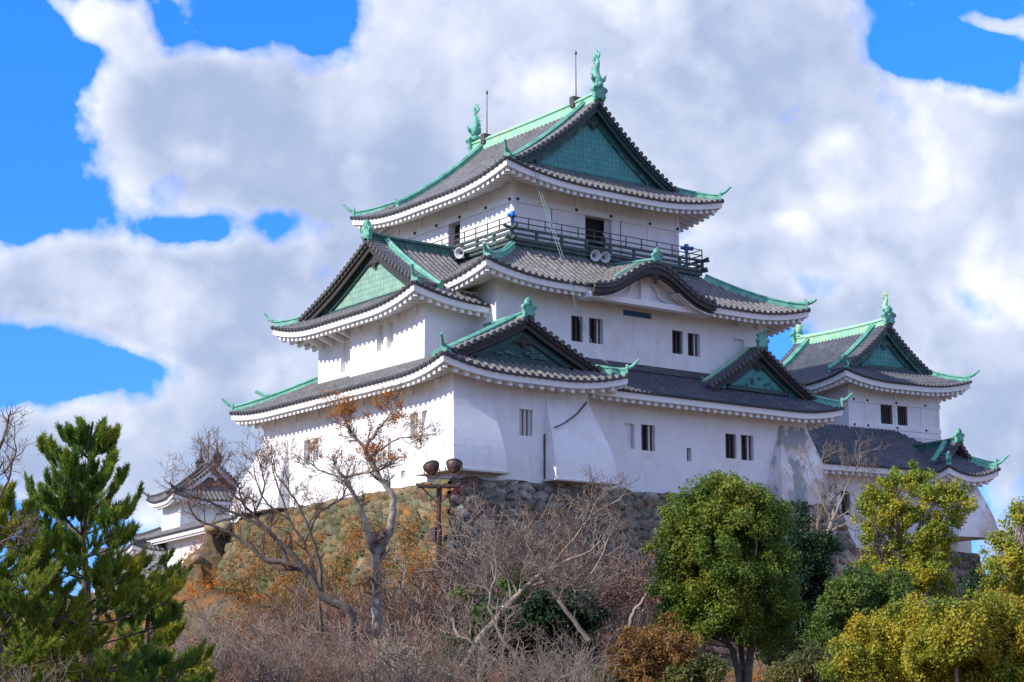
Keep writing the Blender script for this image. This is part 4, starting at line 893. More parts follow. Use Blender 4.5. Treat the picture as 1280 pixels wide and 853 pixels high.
def stone_mat(name, pal, lichen, lf):
    m = bpy.data.materials.new(name); m.use_nodes = True; nt = m.node_tree; b = nt.nodes['Principled BSDF']; ob = nt.nodes.new('ShaderNodeTexCoord').outputs['Object']
    at = nt.nodes.new('ShaderNodeAttribute'); at.attribute_name = 'stone'; sp = nt.nodes.new('ShaderNodeSeparateColor'); nt.links.new(at.outputs['Color'], sp.inputs[0])
    col = ramp(nt, sp.outputs[0], [(i / (len(pal) - 1), c) for i, c in enumerate(pal)])
    n = N(nt, 'ShaderNodeTexNoise', i_Scale=5.0, i_Detail=7.0, i_Roughness=.7); nt.links.new(ob, n.inputs['Vector'])
    col = mixc(nt, 1., col, ramp(nt, n.outputs[0], [(.3, .45), (.7, 1.5)]), 'MULTIPLY')
    n2 = N(nt, 'ShaderNodeTexNoise', i_Scale=.9, i_Detail=7.0, i_Roughness=.68); nt.links.new(ob, n2.inputs['Vector'])
    col = mixc(nt, ramp(nt, n2.outputs[0], [(lf, 0.), (lf + .1, .85)]), col, lichen)
    nt.links.new(col, b.inputs['Base Color']); b.inputs['Roughness'].default_value = .95; b.inputs['Specular IOR Level'].default_value = .15
    bn = N(nt, 'ShaderNodeBump', i_Strength=.7, i_Distance=.06); nt.links.new(n.outputs[0], bn.inputs['Height']); nt.links.new(bn.outputs[0], b.inputs['Normal']); return m
M['stone_sun'] = stone_mat('mossy_stone', [(.08, .085, .045), (.15, .145, .075), (.20, .12, .055), (.10, .11, .065), (.24, .19, .11), (.11, .075, .045)], (.30, .13, .035), .55)
M['stone_sh'] = stone_mat('dark_stone', [(.12, .115, .09), (.20, .19, .155), (.15, .12, .09), (.33, .31, .26), (.20, .145, .10)], (.09, .10, .05), .58)
def stone_face(name, A, Bp, outd, depth, m, parent, batter=.26, curve=.012, res=.105, sw=.85, sh=.52, seed=1):
    """battered face of fitted stones: top edge A->B, outward 2D direction, going down by depth"""
    A = np.array(A, float); Bp = np.array(Bp, float); L = np.linalg.norm((Bp - A)[:2]); ns = int(L / res) + 1; nd = int(depth / res) + 1
    S, D = np.meshgrid(np.linspace(0, L, ns), np.linspace(0, depth, nd)); o = np.array([outd[0], outd[1]])
    ci = np.floor(S / sw); cj = np.floor(D / sh)
    def hsh(a, b, k): t = np.sin(a * 12.9898 + b * 78.233 + (k + seed) * 37.719) * 43758.5453; return t - np.floor(t)
    f1 = np.full(S.shape, 9.); f2 = np.full(S.shape, 9.); ii = np.zeros(S.shape); sx = np.zeros(S.shape); sy = np.zeros(S.shape)
    for a in (-1, 0, 1):
        for b in (-1, 0, 1):
            i = ci + a; j = cj + b; px_ = (i + .1 + .8 * hsh(i, j, 1)) * sw; py_ = (j + .12 + .76 * hsh(i, j, 2)) * sh
            d = np.sqrt(((S - px_) / sw) ** 2 + ((D - py_) / sh) ** 2); idv = hsh(i, j, 3); better = d < f1
            f2 = np.where(better, f1, np.minimum(f2, d)); ii = np.where(better, idv, ii); sx = np.where(better, px_, sx); sy = np.where(better, py_, sy); f1 = np.where(better, d, f1)
    e = np.clip((f2 - f1) / .30, 0, 1); dome = e ** .6
    h2 = (ii * 7.31) % 1; big = vnoise(S * .45, D * .8, seed + 2); h3 = (ii * 13.7) % 1
    off = dome * (.10 + .16 * big) + (h2 - .5) * .16 + (S - sx) * (h3 - .5) * .30 + (D - sy) * (h2 - .6) * .3 + (vnoise(S * 5, D * 5, 9) - .5) * .06
    off = np.where(e < .35, off - (1 - e / .35) * .28, off); off = off * np.clip(D / .3 + .35, 0, 1)
    run = batter * D + curve * D * D; dirv = (Bp - A)[:2] / L
    # spread so that neighbouring faces meet along the battered corner
    Ua = A[0] + dirv[0] * S + o[0] * (run + off); Va = A[1] + dirv[1] * S + o[1] * (run + off)
    sc0 = np.clip(1 - S / L, 0, 1); sc1 = np.clip(S / L, 0, 1)
    Ua = Ua + dirv[0] * (run * 1.02) * (sc1 - sc0); Va = Va + dirv[1] * (run * 1.02) * (sc1 - sc0)
    Zt = A[2] + (Bp[2] - A[2]) * S / L - D + (vnoise(S * 2, S * 0 + 3, 4) - .5) * .22 * np.clip(1 - D / .5, 0, 1)
    V = np.stack([Ua.ravel(), Va.ravel(), Zt.ravel()], -1); idx = np.arange(ns * nd).reshape(nd, ns)
    F = np.stack([idx[:-1, :-1], idx[:-1, 1:], idx[1:, 1:], idx[1:, :-1]], -1).reshape(-1, 4)
    ob = mkmesh(name, V, F, m, parent, smooth=False); ca = ob.data.color_attributes.new('stone', 'FLOAT_COLOR', 'POINT')
    col = np.stack([ii.ravel(), h2.ravel(), e.ravel(), np.ones(ii.size)], -1).astype(np.float32); ca.data.foreach_set('color', col.ravel()); return ob
sb = empty('stone_base', (13, 11, -8), 'tall battered stone base under the largest castle building', 'stone wall')
stone_face('sunlit_face', (-.15, 22.9, -.12), (-.15, -.15, .16), (-1, 0), 10.5, 'stone_sun', sb, seed=1)
stone_face('shaded_face', (-.15, -.15, .22), (27.4, -.15, .36), (0, -1), 11., 'stone_sh', sb, seed=4)
stone_face('end_face', (27.4, -.15, .3), (27.4, 22.9, .1), (1, 0), 10.5, 'stone_sh', sb, seed=7, res=.3)
stone_face('rear_face', (27.4, 22.9, -.1), (-.15, 22.9, -.1), (0, 1), 10.5, 'stone_sun', sb, seed=8, res=.2)
m = MB(); m.add([(-.2, -.2, .12), (27.4, -.2, .25), (27.4, 22.9, .0), (-.2, 22.9, -.14)], [(0, 1, 2, 3)]); m.build('top_course', 'stone_sh', sb)

# ================================================================== right turret
T0 = np.array([34.9967, 5.9018, 0.]); ea = math.radians(-6.7); EU = np.array([math.cos(ea), math.sin(ea), 0]); EV = np.array([0, 1., 0])
XF[0] = lambda p: tuple(T0 + EU * p[0] + EV * p[1] + zz * p[2])
tr = empty('corner_turret', tuple(T0 + [4, 4, -1.8]), 'two storey white turret right of the big keep, bright green ridge with one fish ornament in front', 'turret')
tr['label'] = 'two storey white turret with a bright green ridge behind the right end of the keep'
Rt = Roof((-1.5, -1.5, 9.3, 10.6), 9.35, .48, .055, lift=.62, Lc=4.5, pitch=.32, over=1.5, tile='tile_dark'); B = RB(Rt); LL = 12.1; LF = 10.8
for sd in 'lr':
    Rt.tiles(B.t, B.e, sd, [(0, 1.8, 0, lambda q: q), (1.8, LL - 1.8, 0, lambda q: 5.4), (LL - 1.8, LL, 0, lambda q: LL - q)]); Rt.under(sd, 0, LL, B.fa, B.ra)
for sd in 'fb':
    Rt.tiles(B.t, B.e, sd, [(0, LF, 0, lambda q: min(q, LF - q, 2.4))]); Rt.under(sd, 0, LF, B.fa, B.ra, rsp=.42)
    for at in (False, True): Rt.hipbeam(B.ra, sd, at); Rt.hipridge(B.rg, sd, at, .2, 2.0, w=.26, h=.28)
irimoya(B, 'f', 1.8, (5.4, 5.4), LL - 1.8, backg=LL - 1.8, step=.33, orn=.85, woff=.5, mi=.45, rh=.62, rw=.42)
B.finish(tr, board='copper_mid', label='upper roof of the turret')
for q, d in ((1.95, -1), (LL - 1.95, 1)):
    m = MB(); p = Rt.P('l', q, 5.4); shachi(m, (p[0], p[1], p[2] + .62), (0, d, 0), .80); m.build('fish_ornament', 'copper_pale', tr, True)
m = MB(); holes = [(2.72, 3.72, 6.83, 8.1), (4.1, 5.0, 6.83, 8.1)]; PF = ((0, 0), (7.75, 0))
wall(m, *PF, 4.5, 9.9, holes, .3); wall(m, (7.75, 0), (7.75, 9), 4.5, 9.9); wall(m, (7.75, 9), (0, 9), 4.5, 9.9); wall(m, (0, 9), (0, 0), 4.5, 9.9)
wt = m.build('wall', 'plaster', tr); m = MB()
m.box((-.07, -.07, 8.12), (7.82, -.002, 8.44)); m.box((-.07, -.07, 6.46), (7.82, -.002, 6.76)); m.box((-.07, -.05, 6.05), (7.82, -.002, 6.35)); m.box((-.07, 0, 8.12), (-.002, 9, 8.44))
for u in (.1, 1.5, 4.0, 6.2, 7.65): m.box((u - .1, -.05, 8.44), (u + .1, -.002, 9.8)); m.box((u - .1, -.045, 5.9), (u + .1, -.002, 8.12))
m.build('timber_band', 'trim', wt); m = MB()
for u in (.42, 1.55, 4.0, 6.5):
    for z in (8.28, 6.61): m.lathe((u, -.06, z), (0, -1, 0), [(.085, -.1), (.085, .03), (.06, .07), (.001, .08)], 8)
m.build('bolt_covers', 'wood_dark', wt)
_on = XF[0]
for h in holes:
    f = MB(); f.box((h[0], .28, h[2]), (h[1], .34, h[3])); wn = f.build('window', 'black', tr); f = MB()
    for i in range(5): s_ = h[0] + (h[1] - h[0]) * (i + .5) / 5; f.box((s_ - .03, .10, h[2]), (s_ + .03, .15, h[3]))
    for i in range(6): z_ = h[2] + (h[3] - h[2]) * (i + .5) / 6; f.box((h[0], .155, z_ - .02), (h[1], .17, z_ + .02))
    f.box((h[1] - .16, .05, h[2]), (h[1] - .01, .12, h[3])); f.build('window_bars', 'bar_dark', wn)
# lower storey
Rl = Roof((-9., -4.4, 8.4, 12.), 3.28, .64, .015, lift=.45, Lc=4., pitch=.32, over=1.4, tile='tile_dark'); B = RB(Rl)
Rl.tiles(B.t, B.e, 'f', [(0, 17.4, 0, lambda q: min(q, 17.4 - q, 4.5))]); Rl.tiles(B.t, B.e, 'r', [(0, 16.4, 0, lambda q: min(q, 16.4 - q, 2.2))]); Rl.tiles(B.t, B.e, 'l', [(0, 16.4, 0, lambda q: min(q, 4.5))])
Rl.under('f', 0, 17.4, B.fa, B.ra, rsp=.5); Rl.under('r', 0, 16.4, B.fa, B.ra); Rl.hipbeam(B.ra, 'f', True); Rl.hipridge(B.rg, 'f', True, .2, 2.6)
B.finish(tr, label='lower roof of the turret')
m = MB(); PL = ((-7.6, -3.), (7.0, -3.)); hl = [(4.0, 4.75, 0.3, 1.8), (7.1, 7.9, .3, 1.7), (8.3, 9.1, .3, 1.7)]
wall(m, *PL, -2.2, 4.0, hl, .3); wall(m, (7., -3.), (7., 10.5), -2.2, 4.); wall(m, (-7.6, 10.5), (-7.6, -3), -2.2, 4.); wall(m, (7., 10.5), (-7.6, 10.5), -2.2, 4.)
wl_ = m.build('wall', 'plaster', tr)
for h in hl:
    f = MB(); f.box((-7.6 + h[0], -2.72, h[2]), (-7.6 + h[1], -2.66, h[3])); wn = f.build('window', 'black', tr); f = MB()
    for i in range(3): s_ = -7.6 + h[0] + (h[1] - h[0]) * (i + .5) / 3; f.box((s_ - .05, -2.92, h[2]), (s_ + .05, -2.84, h[3]))
    f.build('window_bars', 'bar_dark', wn)
# projecting wing with its own little gable
WU0, WU1, WV = 1.9, 6.1, -6.4
Rw = Roof((WU0, WV, WU1, 0.), 2.85, .70, .16, lift=.55, Lc=2.6, pitch=.32, over=1.0, tile='tile_dark'); B = RB(Rw); Lw = WU1 - WU0
for sd in 'lr': Rw.tiles(B.t, B.e, sd, [(0, 1.2, 0, lambda q: q), (1.2, 6.3, 0, lambda q: Lw / 2)]); Rw.under(sd, 0, 5.5 if sd == 'r' else 2.2, B.fa, B.ra, clip1=False)
Rw.tiles(B.t, B.e, 'f', [(0, Lw, 0, lambda q: min(q, Lw - q, 1.65))]); Rw.under('f', 0, Lw, B.fa, B.ra)
for at in (False, True): Rw.hipbeam(B.ra, 'f', at); Rw.hipridge(B.rg, 'f', at, .2, 1.4, w=.24, h=.26)
irimoya(B, 'f', 1.2, (Lw / 2, Lw / 2), 5.5, step=.3, orn=.6, woff=.4, mi=.35, rh=.45, rw=.36, kick=.9, board=.4)
B.finish(tr, board='wood_dark', mainridge='copper_mid', label='small gabled roof of the projecting wing')
m = MB(); wall(m, (WU0 + 1.0, WV + 1.0), (WU1 - 1.0, WV + 1.0), -.6, 3.2); wall(m, (WU1 - 1.0, WV + 1.), (WU1 - 1., 0), -.6, 3.2); wall(m, (WU0 + 1., 0), (WU0 + 1., WV + 1.), -.6, 3.2)
m.build('wing_wall', 'plaster', tr)
m = MB(); vs = []
for i in range(11):
    h = i / 10; f = math.sin(h * PI / 2) ** 1.3; z_ = 2.6 - 3.6 * h; e = .9 * f
    vs += [(WU0 + .99 - .3 * f, 0, z_), (WU0 + .99 - .3 * f, WV + .99 - e, z_), (WU1 - .99 + e * .9, WV + .99 - e, z_), (WU1 - .99 + e * .9, 0, z_)]
m.add(vs, [(4 * i + j, 4 * i + j + 1, 4 * i + 5 + j, 4 * i + 4 + j) for i in range(10) for j in range(3)] + [(40, 41, 42, 43)]); m.build('stone_drop_chute', 'chute', tr)
XF[0] = IDENT
def tf(p): return tuple(T0 + EU * p[0] + EV * p[1] + zz * p[2])
sb2 = empty('stone_base', tf((1, 4, -6)), 'dark stone base under the two storey turret on the right', 'stone wall')
a = tf((-9, -3.1, -1.85)); b = tf((7.3, -3.1, -1.7)); stone_face('shaded_face', a, b, tuple(-np.array([.1167, .993])), 7, 'stone_sh', sb2, seed=12, batter=.2)
stone_face('end_face', b, tf((7.3, 11, -1.7)), (1, 0), 7, 'stone_sh', sb2, seed=13, res=.25, batter=.2)
m = MB(); m.add([a, b, tf((7.3, 11, -1.9)), tf((-9, 11, -1.9))], [(0, 1, 2, 3)]); m.build('top_course', 'stone_sh', sb2)

# ================================================================== far left turret
T1 = np.array([24.7686, 81.2148, 0.]); eb = math.radians(-8); E1 = np.array([math.cos(eb), math.sin(eb), 0]); E2 = np.array([-math.sin(eb), math.cos(eb), 0])
XF[0] = lambda p: tuple(T1 + E1 * p[0] + E2 * p[1] + zz * p[2])
lt = empty('distant_turret', tuple(T1 + [5, -3, 0]), 'small distant white turret with stacked grey roofs at far left behind bare twigs', 'turret')
def tier(rect, z0, a, b, tmax, wallz, over, root, lift=.6, iri=None):
    R = Roof(rect, z0, a, b, lift=lift, Lc=3.5, pitch=.42, over=over, tile='tile'); B = RB(R); lf = rect[2] - rect[0]; ll = rect[3] - rect[1]
    for sd, Ln in (('f', lf), ('l', ll), ('r', ll), ('b', lf)):
        if iri and sd in 'lr': R.tiles(B.t, B.e, sd, [(0, iri, 0, lambda q: q), (iri, ll - iri, 0, lambda q: lf / 2), (ll - iri, ll, 0, lambda q: ll - q)])
        else: R.tiles(B.t, B.e, sd, [(0, Ln, 0, lambda q: min(q, Ln - q, tmax))])
        R.under(sd, 0, Ln, B.fa, B.ra)
    for sd in 'fb':
        for at in (False, True): R.hipridge(B.rg, sd, at, .2, tmax)
    if iri: irimoya(B, 'f', iri, (lf / 2, lf / 2), ll - iri, backg=ll - iri, orn=.8, woff=.5, rh=.55)
    B.finish(root, ridge='tile_end', panel='gable_brown', board='trim', mould='tile_end', orn='tile_end', mainridge='tile_end')
    m = MB(); u0, v0, u1, v1 = rect; o_ = over; P = [(u0 + o_, v0 + o_), (u1 - o_, v0 + o_), (u1 - o_, v1 - o_), (u0 + o_, v1 - o_)]
    for i in range(4): wall(m, P[i], P[(i + 1) % 4], wallz, z0 + .5)
    return m.build('wall', 'plaster', root)
tier((-1.2, 1.2, 8.6, 9.4), 7.6, .55, .04, 2.2, 4.2, 1.3, lt, iri=1.6)
tier((-1.6, -20., 12., 14.), 4.1, .5, 0., 2.6, -.5, 1.4, lt)
tier((-3.8, 5., 3., 17.5), 2.9, .5, 0., 1.8, -.5, 1.2, lt)
for v in (11.5, 9., 1., -3., -8., -12.):
    f = MB(); f.box((-.24, v - .4, 1.8), (-.19, v + .4, 3.2)); f.build('window', 'bar', lt)
f = MB(); f.box((-2.6, 8, -1.6), (-2.2, 22, 1.0)); f.box((-2.9, 8, 1.0), (-1.9, 22, 1.2)); f.build('parapet', 'plaster', lt)
f = MB(); f.tube([(3.7, 5.5, 11.2), (3.7, 5.5, 14.8)], .05, 5); f.build('lightning_rod', 'steel', lt)
for q in (2.4, 7.2):
    m = MB(); shachi(m, (3.7, q + .6, 11.75), (0, -1 if q < 5 else 1, 0), .75); m.build('fish_ornament', 'tile_end', lt)
XF[0] = IDENT
def tg(p): return tuple(T1 + E1 * p[0] + E2 * p[1] + zz * p[2])
sb3 = empty('stone_base', tg((5, 0, -5)), 'mossy stone base under the small distant turret', 'stone wall')
stone_face('sunlit_face', tg((-.5, 17, -.4)), tg((-.5, -24, -.2)), tuple(-E1[:2]), 6, 'stone_sun', sb3, seed=22, res=.25, batter=.3)
m = MB(); m.add([tg((-.5, 17, -.4)), tg((-.5, -24, -.2)), tg((14, -24, -.2)), tg((14, 17, -.4))], [(0, 1, 2, 3)]); m.build('top_course', 'stone_sun', sb3)

# ================================================================== vegetation kit
def tubes(polys, sides=4):
    """polys: list of (points, r0, r1) -> verts, quads"""
    VS = []; FS = []; n0 = 0; ang = np.arange(sides) * 2 * PI / sides; ca, sa = np.cos(ang), np.sin(ang)
    for pts, r0, r1 in polys:
        P = np.asarray(pts, float); n = len(P); T = np.empty_like(P); T[1:-1] = P[2:] - P[:-2]; T[0] = P[1] - P[0]; T[-1] = P[-1] - P[-2]; T /= (np.linalg.norm(T, axis=1)[:, None] + 1e-9)
        ref = np.array([.3, .2, 1.]) if abs(T[0][2]) < .8 else np.array([1., .2, .1]); A = np.cross(T, ref); A /= np.linalg.norm(A, axis=1)[:, None]; Bn = np.cross(T, A)
        R = np.linspace(r0, r1, n) if np.isscalar(r0) and not isinstance(r1, (list, np.ndarray)) else np.asarray(r1)
        V = P[:, None, :] + (A[:, None, :] * ca[None, :, None] + Bn[:, None, :] * sa[None, :, None]) * R[:, None, None]
        VS.append(V.reshape(-1, 3)); i = np.arange(n - 1)[:, None] * sides; j = np.arange(sides)[None, :]; j2 = (j + 1) % sides
        FS.append(np.stack([i + j, i + j2, i + sides + j2, i + sides + j], -1).reshape(-1, 4) + n0); n0 += n * sides
    return np.concatenate(VS), np.concatenate(FS)
def smooth_path(pts, n=4, wob=.0, rng=random):
    P = [np.array(p, float) for p in pts]; out = []
    for i in range(len(P) - 1):
        a = P[max(i - 1, 0)]; b = P[i]; c = P[i + 1]; d = P[min(i + 2, len(P) - 1)]
        for k in range(n):
            t = k / n; out.append(.5 * ((2 * b) + (c - a) * t + (2 * a - 5 * b + 4 * c - d) * t * t + (3 * b - a - 3 * c + d) * t ** 3) + np.array([rng.uniform(-wob, wob) for _ in range(3)]))
    out.append(P[-1]); return out
def grow(p, d, ln, r, lvl, out, rng, kids=(5, 5, 4, 3), spread=.7, upb=.12, bend=.16, ratio=.62, minr=.008, start=.25):
    n = 6 if lvl > 1 else 4; pts = [np.array(p, float)]; d = np.array(d, float); d /= np.linalg.norm(d)
    for i in range(n):
        d = d + np.array([rng.gauss(0, bend), rng.gauss(0, bend), rng.gauss(0, bend) + upb]); d /= np.linalg.norm(d); pts.append(pts[-1] + d * ln / n)
    out.append((pts, r, max(r * .45, minr), lvl))
    if lvl <= 0: return
    k = kids[min(len(kids) - 1, len(kids) - lvl)] if lvl <= len(kids) else kids[0]
    for j in range(k):
        f = start + (1 - start) * (j + rng.random()) / k; i = min(int(f * n), n - 1); q = pts[i] + (pts[i + 1] - pts[i]) * (f * n - i); t = pts[i + 1] - pts[i]; t /= np.linalg.norm(t)
        s = np.cross(t, [rng.gauss(0, 1) for _ in range(3)]); s /= (np.linalg.norm(s) + 1e-9); nd = t * (1 - spread * .5) + s * spread
        grow(q, nd, ln * ratio * rng.uniform(.7, 1.15), max(r * .55 * (1 - .3 * f), minr), lvl - 1, out, rng, kids, spread, upb, bend, ratio, minr, start)
def branches_obj(root, polys, mbig, mtwig, trunk_lvl=None, base=None):
    big = [(p, a, b) for p, a, b, l in polys if l >= 2]; sm = [(p, a, b) for p, a, b, l in polys if l < 2]
    o1 = None
    if big: v, f = tubes(big, 7); o1 = mkmesh('branches', v, f, mbig, root, True)
    if sm: v, f = tubes(sm, 3); mkmesh('twigs', v, f, mtwig, root, False)
def leafcloud(cs, per, rad, size, rng, up=.4, flat=1., asp=.55, out_from=None):
    """cs clump centres -> leaf quads spread through each clump"""
    cs = np.asarray(cs, float); n = len(cs) * per; c = np.repeat(cs, per, axis=0); rr = np.repeat(np.broadcast_to(rad, len(cs)), per)
    d = rng.normal(size=(n, 3)); d /= np.linalg.norm(d, axis=1)[:, None]; rad_ = rr * rng.random(n) ** .45
    P = c + d * rad_[:, None] * np.array([1, 1, flat])
    nrm = d * .8 + rng.normal(size=(n, 3)) * .55 + np.array([0, 0, up]); nrm /= np.linalg.norm(nrm, axis=1)[:, None]
    a = np.cross(nrm, rng.normal(size=(n, 3))); a /= np.linalg.norm(a, axis=1)[:, None]; b = np.cross(nrm, a); s = size * rng.uniform(.6, 1.3, n)
    a = a * s[:, None]; b = b * (s * asp)[:, None]; mid = nrm * (s * .12)[:, None]
    V = np.stack([P - a, P + b - mid, P + a, P - b - mid], 1).reshape(-1, 3); F = np.arange(n * 4).reshape(-1, 4); return V, F
def blob_centres(c, r, n, rng, shell=.62, lump=.22, low=-.8, freq=2.2):
    out = []
    ph = rng.uniform(0, 6, 6)
    while len(out) < n:
        d = rng.normal(size=3); d /= np.linalg.norm(d)
        if d[2] < low: continue
        k = 1 + lump * (math.sin(freq * d[0] * 2 + ph[0]) * math.sin(freq * d[1] * 2 + ph[1]) + math.sin(freq * 2.3 * d[2] + ph[2]) * math.sin(freq * 2 * d[0] + ph[3])) * .7
        out.append(np.array(c) + d * np.array(r) * k * (shell + (1 - shell) * rng.random() ** .6))
    return out
def leafy(name, label, cat, blobs, m, per, clr, size, seed, trunk=None, group=None, barkm='bark', lump=.2, shell=.6, up=.4, dens=1., low=-.8, limbs=True, flat=.85, limbr=.04):
    """blobs: list of (centre, radii, n clumps). trunk: list of (points, r0, r1)"""
    rng = np.random.default_rng(seed); prng = random.Random(seed); cs = []
    for c, r, n in blobs: cs += blob_centres(c, r, int(n * dens), rng, shell, lump, low)
    cs = np.array(cs); cs = cs + rng.normal(size=cs.shape) * clr * .45; base = trunk[0][0][0] if trunk else (float(cs[:, 0].mean()), float(cs[:, 1].mean()), H(cs[:, 0].mean(), cs[:, 1].mean()))
    root = empty(name, tuple(float(x) for x in base), label, cat, group)
    V, F = leafcloud(cs, per, clr * rng.uniform(.75, 1.25, len(cs)), size, rng, up, flat); mkmesh('crown', V, F, m, root)
    if trunk:
        v, f = tubes([(smooth_path(p, 3, .02, prng), a, b) for p, a, b in trunk], 8); mkmesh('trunk', v, f, barkm, root, True)
        if limbs:
            tops = [np.array(t[0][-1]) for t in trunk]; mids = [np.array(t[0][-2]) for t in trunk]; pol = []
            for c in cs[::max(1, len(cs) // 70)]:
                k = min(range(len(tops)), key=lambda i: np.linalg.norm(tops[i] - c)); s = mids[k] + (tops[k] - mids[k]) * prng.random(); mid = (s + c) / 2 + np.array([prng.gauss(0, .12), prng.gauss(0, .12), -.08 * np.linalg.norm(c - s)])
                pol.append((smooth_path([s, mid, c], 3), limbr, .010))
            v, f = tubes(pol, 5); mkmesh('branches', v, f, barkm, root, True)
    return root
def gp(x, y, w):                     # a spot standing on the ground at that bearing and distance
    p = dep(x, y, w); return np.array([p[0], p[1], H(p[0], p[1])])

# ---- evergreens on the right
def T(*pts): return [np.array(p, float) for p in pts]
c = dep(903, 700, 70); b0 = gp(930, 850, 70); k = 70 / FPX
leafy('round_evergreen', 'large round crowned evergreen tree in front of the right stone face', 'tree',
      [(c, (2.35, 2.35, 2.7), 250), (dep(868, 660, 70), (1.3, 1.3, 1.3), 60), (dep(935, 650, 70.5), (1.25, 1.2, 1.2), 50), (dep(900, 620, 70), (1.0, 1.0, .7), 40), (dep(950, 750, 70), (1.4, 1.4, 1.3), 60), (dep(850, 730, 69.6), (.9, .9, 1.2), 40), (dep(890, 775, 70), (1.7, 1.6, .9), 70), (dep(955, 790, 70.5), (1.1, 1.1, .7), 30), (dep(845, 770, 70), (.8, .8, .7), 20), (dep(905, 700, 70), (1.6, 1.6, 1.9), 60)],
      'l_camphor', 230, .44, .060, 3, [([b0, b0 + [0, 0, .7], dep(940, 800, 70), dep(945, 760, 70)], .20, .10), ([b0 + [0, 0, .4], dep(915, 812, 70), dep(880, 780, 70)], .15, .07), ([b0 + [0, 0, .5], dep(925, 800, 70.5), dep(905, 740, 70)], .13, .07)], barkm='bark_dark', lump=.16)
c = dep(1000, 735, 78); b0 = gp(985, 850, 78)
leafy('dark_evergreen', 'very dark evergreen tree tucked behind the large round crowned one', 'tree', [(c, (1.25, 1.25, 2.6), 190), (dep(985, 800, 78), (1.4, 1.4, 1.1), 70), (dep(1015, 700, 78), (.7, .7, 1.2), 50)], 'l_dark', 130, .42, .075, 5, [([b0, dep(990, 800, 78), dep(1000, 720, 78)], .16, .06)], barkm='bark_dark')
def px_blobs(lst, w, jit=1.2, seed=0):
    r_ = random.Random(seed); out = []
    for x, y, r in lst: ww = w + r_.uniform(-jit, jit); k_ = ww / FPX; out.append((dep(x, y, ww), (r * k_, r * k_, r * k_ * .8), max(4, int(r * r / 19))))
    return out
w_ = 74; b0 = gp(1140, 853, w_)
leafy('airy_yellow_tree', 'airy yellow green tree with open clumps before the white turret wall', 'tree',
      px_blobs([(1128, 603, 24), (1098, 622, 24), (1165, 618, 22), (1192, 622, 22), (1108, 655, 26), (1140, 645, 20), (1180, 648, 18), (1080, 642, 14), (1085, 672, 14), (1130, 685, 30), (1165, 690, 26), (1150, 720, 32), (1110, 725, 26), (1180, 735, 22), (1092, 700, 14), (1205, 640, 12), (1150, 595, 16), (1120, 640, 20), (1135, 720, 26), (1175, 665, 20)], w_, seed=2),
      'l_yellow', 85, .27, .060, 8, [([b0, dep(1148, 780, w_), dep(1150, 720, w_), dep(1120, 660, w_), dep(1125, 605, w_)], .13, .03), ([dep(1150, 740, w_), dep(1170, 680, w_), dep(1190, 630, w_)], .06, .02), ([dep(1145, 760, w_), dep(1112, 710, w_), dep(1090, 650, w_)], .06, .02), ([dep(1150, 720, w_), dep(1165, 660, w_), dep(1165, 615, w_)], .05, .02)], barkm='bark_dark', lump=.3, shell=.35, limbr=.016)
w_ = 68; b0 = gp(1075, 853, w_)
leafy('green_tree', 'mid green bushy tree low between the dark evergreen and the airy yellow one', 'tree', px_blobs([(1065, 750, 34), (1095, 770, 36), (1045, 785, 30), (1120, 745, 26), (1080, 720, 18)], w_, seed=3), 'l_green', 150, .36, .062, 9, [([b0, dep(1078, 790, w_), dep(1080, 740, w_)], .12, .04)], lump=.25)
for i, (nm, lab, lst, w_, mt, sd) in enumerate([
    ('golden_bush', 'golden green bush filling the bottom right corner', [(1195, 800, 38), (1240, 785, 32), (1270, 800, 36), (1215, 762, 12), (1180, 768, 12), (1262, 765, 14), (1225, 835, 46), (1262, 850, 40), (1160, 815, 30), (1190, 770, 18)], 52, 'l_yellow2', 21),
    ('golden_bush', 'golden green bush at the bottom below the airy yellow tree', [(1090, 805, 34), (1130, 790, 34), (1065, 830, 30), (1110, 845, 40), (1150, 840, 34), (1160, 785, 22), (1105, 772, 12), (1075, 790, 12), (1140, 765, 11)], 54, 'l_yellow2', 22),
    ('low_bush', 'low yellow olive bush at the bottom right of the big round tree', [(1000, 838, 24), (1035, 845, 26), (975, 850, 14), (1020, 825, 12)], 58, 'l_olive', 23)]):
    b0 = gp(lst[0][0], 900, w_); leafy(nm, lab, 'bush', px_blobs(lst, w_, seed=sd), mt, 170, .30, .050, sd, [([b0, dep(lst[0][0], lst[0][1] + 10, w_)], .1, .04)], lump=.3, shell=.5, limbs=False, flat=1., group='golden bushes at the lower right' if nm == 'golden_bush' else None)
w_ = 60; b0 = gp(1262, 900, w_)
leafy('edge_tree', 'yellow green tree cut by the right edge of the photo', 'tree', px_blobs([(1268, 640, 14), (1285, 660, 30), (1252, 678, 16), (1275, 700, 26), (1245, 718, 20), (1262, 742, 26), (1300, 730, 50), (1235, 700, 9), (1300, 640, 26)], w_, seed=6), 'l_yellow', 85, .24, .050, 31, [([b0, dep(1265, 760, w_), dep(1275, 700, w_), dep(1278, 645, w_)], .1, .03)], lump=.3, shell=.35, limbr=.014)
leafy('dark_bush', 'small dark green bush beside the yellow tree at the right edge', 'bush', px_blobs([(1230, 735, 20), (1250, 750, 18), (1215, 750, 12)], 66, seed=7), 'l_dark', 80, .3, .08, 32, [([gp(1230, 850, 66), dep(1230, 745, 66)], .08, .03)])
w_ = 63
leafy('russet_shrub', 'orange brown shrub left of the big round tree trunk', 'bush', px_blobs([(790, 815, 26), (820, 800, 26), (845, 815, 28), (775, 835, 18), (815, 840, 34)], w_, seed=8), 'l_brown', 110, .3, .055, 33, [([gp(815, 870, w_), dep(815, 820, w_)], .06, .03)], lump=.35, shell=.3)
